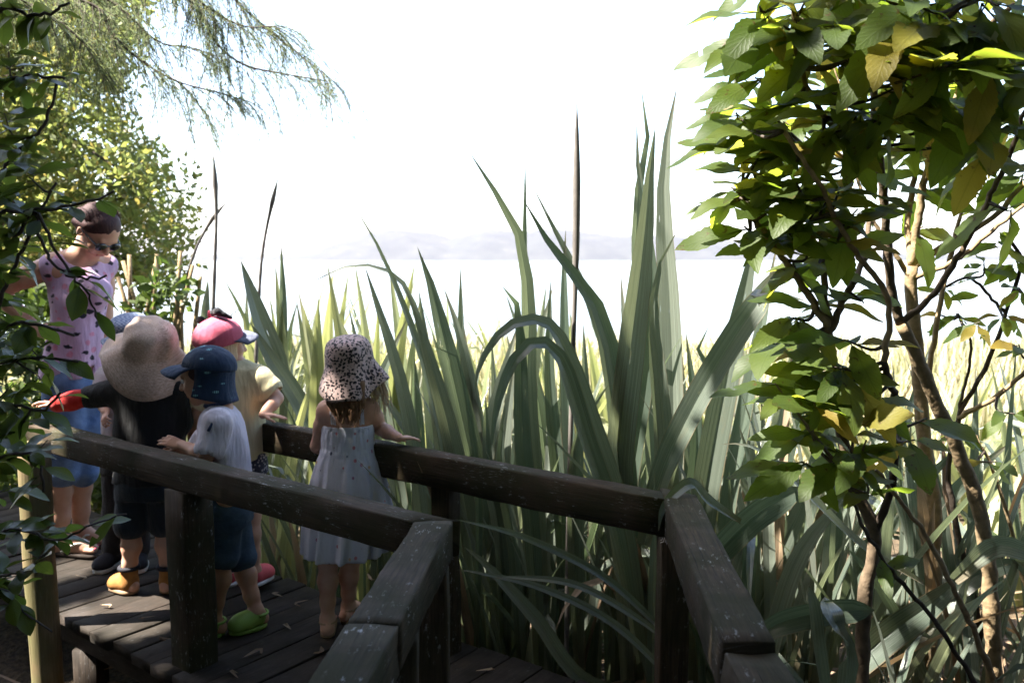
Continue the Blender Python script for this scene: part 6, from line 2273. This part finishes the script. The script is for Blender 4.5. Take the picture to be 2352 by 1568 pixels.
CL_C = [(1700, 330, 2.15, 6), (1680, 430, 2.12, 6), (1740, 400, 2.15, 6), (1790, 350, 2.1, 6), (1830, 420, 2.1, 7), (1790, 470, 2.15, 5), (1880, 480, 2.1, 6), (1930, 430, 2.1, 6), (1930, 530, 2.1, 5), (1970, 480, 2.15, 5),
        (1850, 590, 2.3, 4), (1920, 600, 2.3, 4), (1960, 680, 2.3, 5), (1880, 690, 2.3, 4), (1820, 730, 2.25, 6), (1780, 790, 2.2, 5), (1940, 780, 2.15, 6), (1850, 860, 2.15, 7), (1780, 880, 2.1, 5), (1920, 870, 2.15, 7),
        (1980, 920, 2.15, 6), (1850, 980, 2.1, 5), (1920, 1030, 2.1, 7), (1990, 1010, 2.1, 6), (1840, 1060, 2.1, 4), (1990, 1100, 2.1, 5),
        (2100, 1010, 2.2, 3), (2020, 1270, 2.1, 2), (1800, 280, 2.2, 5), (1750, 240, 2.2, 5), (2130, 960, 2.3, 3), (1690, 260, 2.15, 6), (1720, 300, 2.1, 6), (1770, 420, 2.1, 6), (1840, 510, 2.15, 6), (1760, 330, 2.15, 6), (1990, 380, 2.2, 6), (1950, 360, 2.2, 6), (1710, 520, 2.2, 4), (1800, 540, 2.2, 5), (1860, 560, 2.2, 5), (1900, 460, 2.1, 6), (1820, 600, 2.2, 3), (1960, 560, 2.2, 4), (1730, 450, 2.15, 5), (1900, 840, 2.1, 6), (1960, 960, 2.1, 6), (1870, 920, 2.1, 6)]
CL_D = [(2300, 540, 3.0, 8), (2330, 590, 3.0, 7), (2260, 600, 3.0, 6), (2170, 660, 3.0, 6), (2150, 720, 3.0, 5), (2200, 710, 3.0, 4), (2310, 720, 2.9, 5), (2340, 790, 2.9, 4), (2250, 740, 2.8, 4), (2210, 980, 2.8, 4), (2290, 1060, 2.7, 4), (2330, 950, 2.8, 4), (2340, 660, 2.9, 5)]
for cl, par, br, sz, tm in ((CL_A, ta, ba, 1.2, 'twig'), (CL_B, tb, bb, 1.3, 'bark'), (CL_C, tc_, bc, 1.1, 'twig'), (CL_D, td, bd, 1.0, 'twig')):
    for (px, py, yy, n_) in cl:
        rosette(par, at(px, py, yy), n_, sz * (0.7 if par is td else 1), rgl, br, tm, BROAD, droop=0.35 if par is tc_ else 0.55, lookout=0.55 if par is tc_ else 0.75)

# ------------------------------------------------------------------ glossy shrub at the left edge
sh_t = thing('glossy_shrub', at(-120, 1640, 2.2) * np.array((1, 1, 0)) + np.array((0, 0, -0.4)), 'dark glossy-leaved shrub hanging over the left end of the rail', 'shrub')
bs = []
for pix, r0, r1 in (([(-160, 1700, 2.2), (-140, 1100, 2.1), (-110, 600, 2.05), (-80, 200, 2.0), (-40, -120, 2.0)], 0.022, 0.012),
                    ([(-140, 1100, 2.1), (-60, 860, 2.0), (20, 640, 1.95), (60, 560, 1.95), (95, 480, 1.95), (130, 420, 1.95)], 0.008, 0.003),
                    ([(-110, 600, 2.05), (-30, 500, 2.0), (60, 485, 1.95), (150, 475, 1.95), (225, 455, 1.93), (260, 440, 1.9)], 0.006, 0.0025),
                    ([(-120, 700, 2.05), (0, 590, 1.95), (80, 490, 1.92), (120, 560, 1.9), (160, 620, 1.9), (200, 640, 1.88), (245, 632, 1.88)], 0.006, 0.0025),
                    ([(80, 490, 1.92), (110, 590, 1.9), (190, 660, 1.9), (225, 735, 1.9)], 0.004, 0.002),
                    ([(-100, 520, 2.05), (-20, 420, 2.0), (40, 350, 2.0), (90, 300, 2.0), (120, 240, 2.0), (130, 190, 2.0)], 0.006, 0.003),
                    ([(-80, 200, 2.0), (0, 190, 2.0), (60, 175, 2.0), (150, 180, 2.0)], 0.006, 0.003),
                    ([(-60, 60, 2.0), (10, 20, 2.0), (90, 36, 2.0), (160, 8, 2.0)], 0.006, 0.003),
                    ([(-130, 900, 2.1), (-40, 780, 2.0), (40, 740, 1.95), (110, 750, 1.92), (170, 770, 1.9)], 0.006, 0.003),
                    ([(-140, 1000, 2.1), (-40, 860, 2.0), (30, 830, 1.95), (100, 820, 1.93), (180, 830, 1.9)], 0.006, 0.003),
                    ([(-140, 1100, 2.1), (-30, 950, 2.0), (40, 930, 1.95), (100, 940, 1.95), (140, 900, 1.95)], 0.006, 0.003),
                    ([(-150, 1250, 2.1), (-40, 1080, 2.0), (50, 1040, 1.95), (90, 1060, 1.95), (100, 1130, 1.95)], 0.006, 0.003),
                    ([(-150, 1350, 2.15), (-20, 1230, 2.0), (60, 1220, 1.95), (130, 1240, 1.92), (200, 1210, 1.9), (290, 1180, 1.88)], 0.005, 0.002),
                    ([(-150, 1400, 2.15), (-10, 1330, 2.0), (50, 1310, 1.95), (110, 1270, 1.93)], 0.005, 0.0025),
                    ([(-150, 1250, 2.15), (-10, 1340, 2.0), (50, 1400, 1.95), (120, 1450, 1.93)], 0.005, 0.002)):
    limb(sh_t, pix, r0, r1, 'twig', 'branch', store=bs, bmp=0.03)
rgs = random.Random(5)
for Q in bs[1:]:
    nn = len(Q)
    for i in range(int(nn * 0.25), nn):
        pxx = 1176 + Q[i][0] / Q[i][1] * FOC
        if rgs.random() < np.interp(pxx, [50, 110, 220], [0.0, 0.5, 0.72]):
            continue
        for _ in range(1 if rgs.random() < 0.66 else 2):
            a = rgs.uniform(0, 6.28)
            d = np.array((math.cos(a), math.sin(a), rgs.uniform(-0.9, 0.5))) + unit(Q[i] - Q[i - 1]) * 0.5
            put_leaf(sh_t, GLOSS, Q[i] + unit(d) * 0.008, d, (rgs.uniform(-.6, .6), rgs.uniform(-.6, .6), 1), rgs.uniform(0.7, 1.2), rgs)
for (px, py, n_) in ((20, 120, 6), (10, 260, 7), (60, 400, 6), (20, 330, 6), (30, 560, 6), (15, 680, 7), (30, 880, 6), (90, 870, 5), (20, 990, 6), (60, 960, 5), (20, 1120, 5), (15, 780, 6), (60, 790, 5), (15, 450, 6), (110, 1010, 4), (15, 1250, 4)):
    rosette(sh_t, at(px, py, rgs.uniform(1.9, 2.2)), n_, 1.15, rgs, bs, 'twig', GLOSS, 0.35, 0.0018)


# ------------------------------------------------------------------ crowns made of many small leaves
def leaf_cloud(centres, radii, n_each, L, W, seed, squash=0.75, up=0.6):
    rg = np.random.default_rng(seed)
    Ps = []
    for c, r, n_ in zip(centres, radii, n_each):
        q = rg.normal(0, 1, (n_, 3))
        q = q / np.linalg.norm(q, axis=1)[:, None] * (rg.random(n_) ** 0.45)[:, None] * r
        q[:, 2] *= squash
        Ps.append(c + q)
    Pp = np.vstack(Ps)
    n_ = len(Pp)
    d = rg.normal(0, 1, (n_, 3))
    d[:, 2] -= 0.3
    d /= np.linalg.norm(d, axis=1)[:, None]
    nrm = rg.normal(0, 1, (n_, 3))
    nrm[:, 2] += up
    sd = np.cross(d, nrm)
    sd /= np.linalg.norm(sd, axis=1)[:, None] + 1e-9
    s_ = rg.uniform(0.7, 1.3, n_)[:, None]
    Vv = np.stack([Pp, Pp + d * L * 0.45 * s_ + sd * W * 0.5 * s_, Pp + d * L * s_, Pp + d * L * 0.45 * s_ - sd * W * 0.5 * s_], 1).reshape(-1, 3)
    Ff = np.arange(n_ * 4).reshape(-1, 4)
    return Vv, Ff


# tree behind the woman
lt = thing('leafy_tree', (-4.6, 6.9, -0.4), 'yellow-green leafy tree rising behind the woman', 'tree')
EDGE = [(-60, 330), (40, 318), (130, 322), (200, 292), (260, 300), (320, 350), (400, 410), (470, 430), (560, 435), (620, 400), (660, 300)]
rgc = random.Random(31)
cs, rs, ns = [], [], []
while len(cs) < 330:
    px, py = rgc.uniform(-220, 440), rgc.uniform(-120, 650)
    e = np.interp(py, [q[0] for q in EDGE], [q[1] for q in EDGE])
    if px > e - 34:
        continue
    yy = rgc.uniform(5.8, 8.2)
    cs.append(at(px, py, yy))
    rs.append(rgc.uniform(0.16, 0.34))
    ns.append(rgc.randint(110, 210))
v, f = leaf_cloud(np.array(cs), rs, ns, 0.060, 0.030, 8)
tr_ = limb(lt, [(-150, 1500, 6.9), (-120, 1100, 6.9), (-60, 700, 6.9), (20, 350, 6.9), (40, 0, 6.9), (60, -300, 6.9)], 0.16, 0.05, 'darkbark', 'trunk')
add_mesh('crown', v, f, M['crown'], lt, False, None, 'stuff')
for i in range(0, 60, 2):
    c = cs[i]
    b0 = at(rgc.uniform(-60, 30), rgc.uniform(250, 750), 6.9)
    P = catmull([b0, b0 * 0.5 + c * 0.5 + np.array((0, 0, 0.12)), c], 8)
    v, f, u = tube(P, np.linspace(0.025, 0.006, 8), 6)
    add_mesh('branch', v, f, M['darkbark'], lt, True, u)

# darker undergrowth behind the people
ub = thing('bush', (-3.4, 5.6, -0.45), 'dark low bush behind the woman and the woven hat', 'bush')
cs, rs, ns = [], [], []
for i in range(34):
    px, py = rgc.uniform(-150, 430), rgc.uniform(650, 1150)
    cs.append(at(px, py, rgc.uniform(5.0, 5.9)))
    rs.append(rgc.uniform(0.15, 0.3))
    ns.append(130)
v, f = leaf_cloud(np.array(cs), rs, ns, 0.085, 0.04, 18)
add_mesh('crown', v, f, M['darkcrown'], ub, False, None, 'stuff')
for i in range(9):
    a = at(rgc.uniform(250, 460), 1150, 5.3)
    a[2] = -0.5
    e = at(rgc.uniform(240, 470), rgc.uniform(560, 680), 5.3)
    v, f, u = tube(catmull([a, a * 0.5 + e * 0.5 + np.array((rgc.uniform(-.1, .1), 0, 0)), e], 10), np.linspace(0.03, 0.012, 10), 7, bump=0.08, seed=i)
    add_mesh('stem', v, f, M['bark'], ub, True, u)

# drooping needle tree, its boughs coming in at the top left
nt_ = thing('needle_tree', (-5.2, 4.2, -0.4), 'feathery needle-leaved tree drooping in from the top left', 'tree')
limb(nt_, [(-1400, 1700, 4.2), (-1380, 700, 4.2), (-1300, -300, 4.2), (-1250, -1400, 4.2)], 0.2, 0.09, 'darkbark', 'trunk')
mbn, mbt = [], MB()
rgn = random.Random(77)
boughs = [([(-300, -260, 4.8), (60, -60, 4.9), (248, 0, 4.9), (360, 94, 4.9), (432, 108, 4.9), (500, 130, 4.9)], 0.016),
          ([(-200, -120, 4.6), (120, -20, 4.6), (230, 22, 4.6), (252, 72, 4.6), (320, 137, 4.6), (407, 187, 4.6), (500, 212, 4.6), (560, 230, 4.6)], 0.014),
          ([(100, -320, 5.0), (330, -150, 5.0), (446, 0, 5.0), (493, 94, 5.0), (558, 148, 5.0), (648, 169, 5.0), (752, 187, 5.0)], 0.016),
          ([(220, -300, 5.2), (440, -120, 5.2), (540, 0, 5.2), (626, 76, 5.2), (702, 137, 5.2), (770, 190, 5.2)], 0.014),
          ([(200, -200, 4.5), (380, -70, 4.5), (480, 20, 4.5), (560, 60, 4.5), (640, 60, 4.5)], 0.012),
          ([(-250, -100, 4.3), (0, -20, 4.3), (120, 40, 4.3), (200, 110, 4.3), (240, 180, 4.3)], 0.012),
          ([(-250, -200, 5.4), (120, -70, 5.4), (300, 40, 5.4), (350, 140, 5.4), (420, 200, 5.4), (470, 260, 5.4)], 0.012),
          ([(-1290, -600, 4.2), (-700, -420, 4.5), (-250, -180, 4.7)], 0.05)]
needle_seg = []


def sprig(p, d, L, r):
    """a thin drooping shoot with short needles"""
    n_ = 7
    P = [p]
    dv = unit(d)
    for j in range(n_):
        dv = unit(dv + np.array((rgn.uniform(-.12, .12), rgn.uniform(-.12, .12), -0.16)))
        P.append(P[-1] + dv * L / n_)
    P = np.array(P)
    v, f, u = tube(P, np.linspace(r, r * 0.4, len(P)), 4, cap=False)
    mbt.add(v, f, u)
    for j in range(1, len(P)):
        for _ in range(7):
            q = P[j - 1] + (P[j] - P[j - 1]) * rgn.random()
            nd = unit(P[j] - P[j - 1]) * 0.9 + np.array((rgn.gauss(0, 0.5), rgn.gauss(0, 0.5), rgn.gauss(0, 0.5)))
            needle_seg.append((q, unit(nd), rgn.uniform(0.02, 0.045)))


for pix, r in boughs:
    P = np.array([at(*q) for q in pix])
    Q = catmull(P, 40)
    v, f, u = tube(Q, np.linspace(r, r * 0.2, 40), 6, bump=0.05)
    add_mesh('bough', v, f, M['darkbark'], nt_, True, u)
    if r > 0.04:
        continue
    for i in range(5, 40):
        for _ in range(3 if i < 24 else 2):
            a = rgn.uniform(0, 6.28)
            T_ = unit(Q[i] - Q[i - 1])
            d = T_ * 0.9 + np.array((math.cos(a) * 0.8, math.sin(a) * 0.8, rgn.uniform(-0.7, 0.25)))
            L = rgn.uniform(0.16, 0.55) * (1.15 - 0.4 * i / 40)
            sprig(Q[i], d, L, 0.0022)
            if rgn.random() < 0.6:
                sprig(Q[i] + unit(d) * L * 0.5, d + np.array((rgn.uniform(-.6, .6), rgn.uniform(-.6, .6), -0.5)), L * 0.7, 0.0016)
mbt.build('twigs', M['darkbark'], nt_, kind='stuff')
q = np.array([a for a, _, _ in needle_seg])
dv = np.array([b for _, b, _ in needle_seg])
ll = np.array([c for _, _, c in needle_seg])[:, None]
rg = np.random.default_rng(2)
sd = np.cross(dv, rg.normal(0, 1, dv.shape))
sd /= np.linalg.norm(sd, axis=1)[:, None]
Vv = np.stack([q, q + dv * ll * 0.5 + sd * 0.0016, q + dv * ll, q + dv * ll * 0.5 - sd * 0.0016], 1).reshape(-1, 3)
add_mesh('needles', Vv, np.arange(len(Vv)).reshape(-1, 4), M['needle'], nt_, False, None, 'stuff')

# ------------------------------------------------------------------ the wood overhead and behind the viewer that shades the walk (outside the picture)
# holes cut in the unseen crowns so sun patches fall at chosen spots: (point it reaches, radius)
GAPS = [(on(60, 1150, 0.5), 0.10), (on(60, 1020, 0.66), 0.12), (at(70, 1180, 3.18), 0.12), (at(65, 1330, 3.18), 0.13), (at(60, 1480, 3.18), 0.12), (at(160, 985, 3.45), 0.07), (on(160, 1300, 0), 0.10), (on(250, 1290, 0), 0.02), (on(60, 1330, 0), 0.06),
        (at(165, 500, 3.95), 0.02), (at(625, 880, 3.5), 0.04),
        (at(2280, 1400, 2.55), 0.05), (at(2266, 1270, 2.52), 0.07), (at(2215, 1080, 2.5), 0.09), (at(2165, 950, 2.47), 0.08), (at(2120, 850, 2.45), 0.07), (at(2095, 620, 2.9), 0.16), (at(2120, 450, 2.88), 0.10), (at(2190, 580, 2.85), 0.10), (at(2145, 1400, 2.95), 0.04),
        (at(1500, 620, 3.1), 0.06), (at(1545, 770, 3.2), 0.05), (at(1545, 950, 3.2), 0.05), (at(1510, 840, 3.1), 0.04), (at(1690, 700, 3.1), 0.07), (at(1720, 560, 3.1), 0.07), (at(1660, 950, 3.1), 0.05), (at(1740, 1000, 3.0), 0.05),
        (at(1850, 830, 2.15), 0.16), (at(1780, 880, 2.1), 0.10), (at(1950, 800, 2.15), 0.10), (at(1720, 200, 2.3), 0.14), (at(1900, 100, 2.9), 0.25), (at(2050, 220, 2.9), 0.25), (at(2300, 580, 3.0), 0.12), (at(1700, 380, 2.15), 0.10), (at(2250, 740, 2.9), 0.12), (at(1940, 640, 2.3), 0.08)]
SV = np.array(SUN_TO)


def open_gaps(v, per=4, extra=0.085):
    c = v.reshape(-1, per, 3).mean(1)
    keep = np.ones(len(c), bool)
    for g_, r in GAPS:
        w = c - g_
        tt = w @ SV
        dist = np.linalg.norm(w - tt[:, None] * SV, axis=1)
        keep &= ~((dist < r + extra) & (tt > 0.8))
    v = v.reshape(-1, per, 3)[keep].reshape(-1, 3)
    return v, np.arange(len(v)).reshape(-1, per)


def shadow_out(sx, sy, rg):
    """the crown ends so that its shade stops just past the far rail and thins over the saplings"""
    if sx < -0.3:
        return 0.602 * sx + 0.7985 * sy > 2.25
    if sx > 0.75 and 1.4 < sy and rg.random() < 0.68:
        return True
    return sy > 3.0


base = (-3.6, -1.8, -0.4)
ot = thing('canopy_tree', base, 'tall broad tree whose crown roofs the boardwalk', 'tree')
P = catmull([base, (-3.5, -1.7, 2), (-3.2, -1.2, 4.2), (-2.8, -0.6, 6.0)], 18)
v, f, u = tube(P, np.linspace(0.24, 0.10, 18), 12, bump=0.08)
add_mesh('trunk', v, f, M['darkbark'], ot, True, u)
rgo = random.Random(41)
cs, rs, ns = [], [], []
while len(cs) < 700:
    x, y, z = rgo.uniform(-8.0, 2.6), rgo.uniform(-5.0, 4.4), rgo.uniform(3.9, 7.2)
    if z < 3.2 + max(0, y) * 0.42 or shadow_out(x + 0.64 * (z - 0.8), y + 0.10 * (z - 0.8), rgo):
        continue
    cs.append((x, y, z))
    rs.append(rgo.uniform(0.4, 0.85))
    ns.append(rgo.randint(70, 130))
v, f = leaf_cloud(np.array(cs), rs, ns, 0.24, 0.12, 41)
v, f = open_gaps(v)
add_mesh('crown', v, f, M['evergreen'], ot, False, None, 'stuff')
for i in range(0, 34):
    c = np.array(cs[i])
    b0 = P[rgo.randint(9, 17)]
    Q = catmull([b0, b0 * 0.5 + c * 0.5 + np.array((0, 0, 0.25)), c], 9)
    if any(np.linalg.norm(np.cross(Q - g_, SV), axis=1).min() < r + 0.08 for g_, r in GAPS):
        continue
    v, f, u = tube(Q, np.linspace(0.05, 0.012, 9), 6)
    add_mesh('branch', v, f, M['darkbark'], ot, True, u)
cs, rs, ns = [], [], []
for (x0, x1, y0, y1, z0, z1, n_) in ((-9, 8, -7, -1.6, -0.3, 6.5, 300), (3.6, 8, -2, 2.6, -0.3, 6.0, 120), (-9, -4.4, -2, 4.0, -0.3, 6.0, 150)):
    for _ in range(n_):
        cs.append((rgo.uniform(x0, x1), rgo.uniform(y0, y1), rgo.uniform(z0, z1)))
        rs.append(rgo.uniform(0.5, 0.9))
        ns.append(80)
v, f = leaf_cloud(np.array(cs), rs, ns, 0.32, 0.16, 42)
v, f = open_gaps(v, 4, 0.12)
tag(add_mesh('woods', v, f, M['evergreen'], None, False, None, 'stuff'), 'dense dark wood all round behind the viewer', 'woods')

# ------------------------------------------------------------------ a few fallen leaves on the planks
rgf = random.Random(14)
fallen = []
for i, (px, py) in enumerate(((690, 1392), (660, 1440), (600, 1500), (330, 1420), (250, 1395), (860, 1330), (720, 1500), (545, 1545), (1120, 1540), (190, 1330), (640, 1360), (380, 1470))):
    c = on(px, py, 0.006)
    v, f, u = blade([c, c + np.array((rgf.uniform(-.03, .03), rgf.uniform(-.03, .03), 0.006)), c + np.array((rgf.uniform(-.07, .07), rgf.uniform(-.07, .07), 0.004))], rgf.uniform(0.012, 0.022), (0, 0, 1), n=6, base_w=0.4, taper=0.6)
    root = v[0].copy()
    me = mesh_data('fallen_leaf', v - root, f, M['flaxdead'], True, u, np.stack([np.repeat(np.linspace(0, 1, 6), 4), np.zeros(24)], 1))
    o = bpy.data.objects.new('fallen_leaf', me)
    C.objects.link(o)
    o.location = Vector([float(q) for q in root])
    tag(o, 'small dry pale leaf fallen on the dark boardwalk planks', 'leaf', 'fallen leaves on the boardwalk')
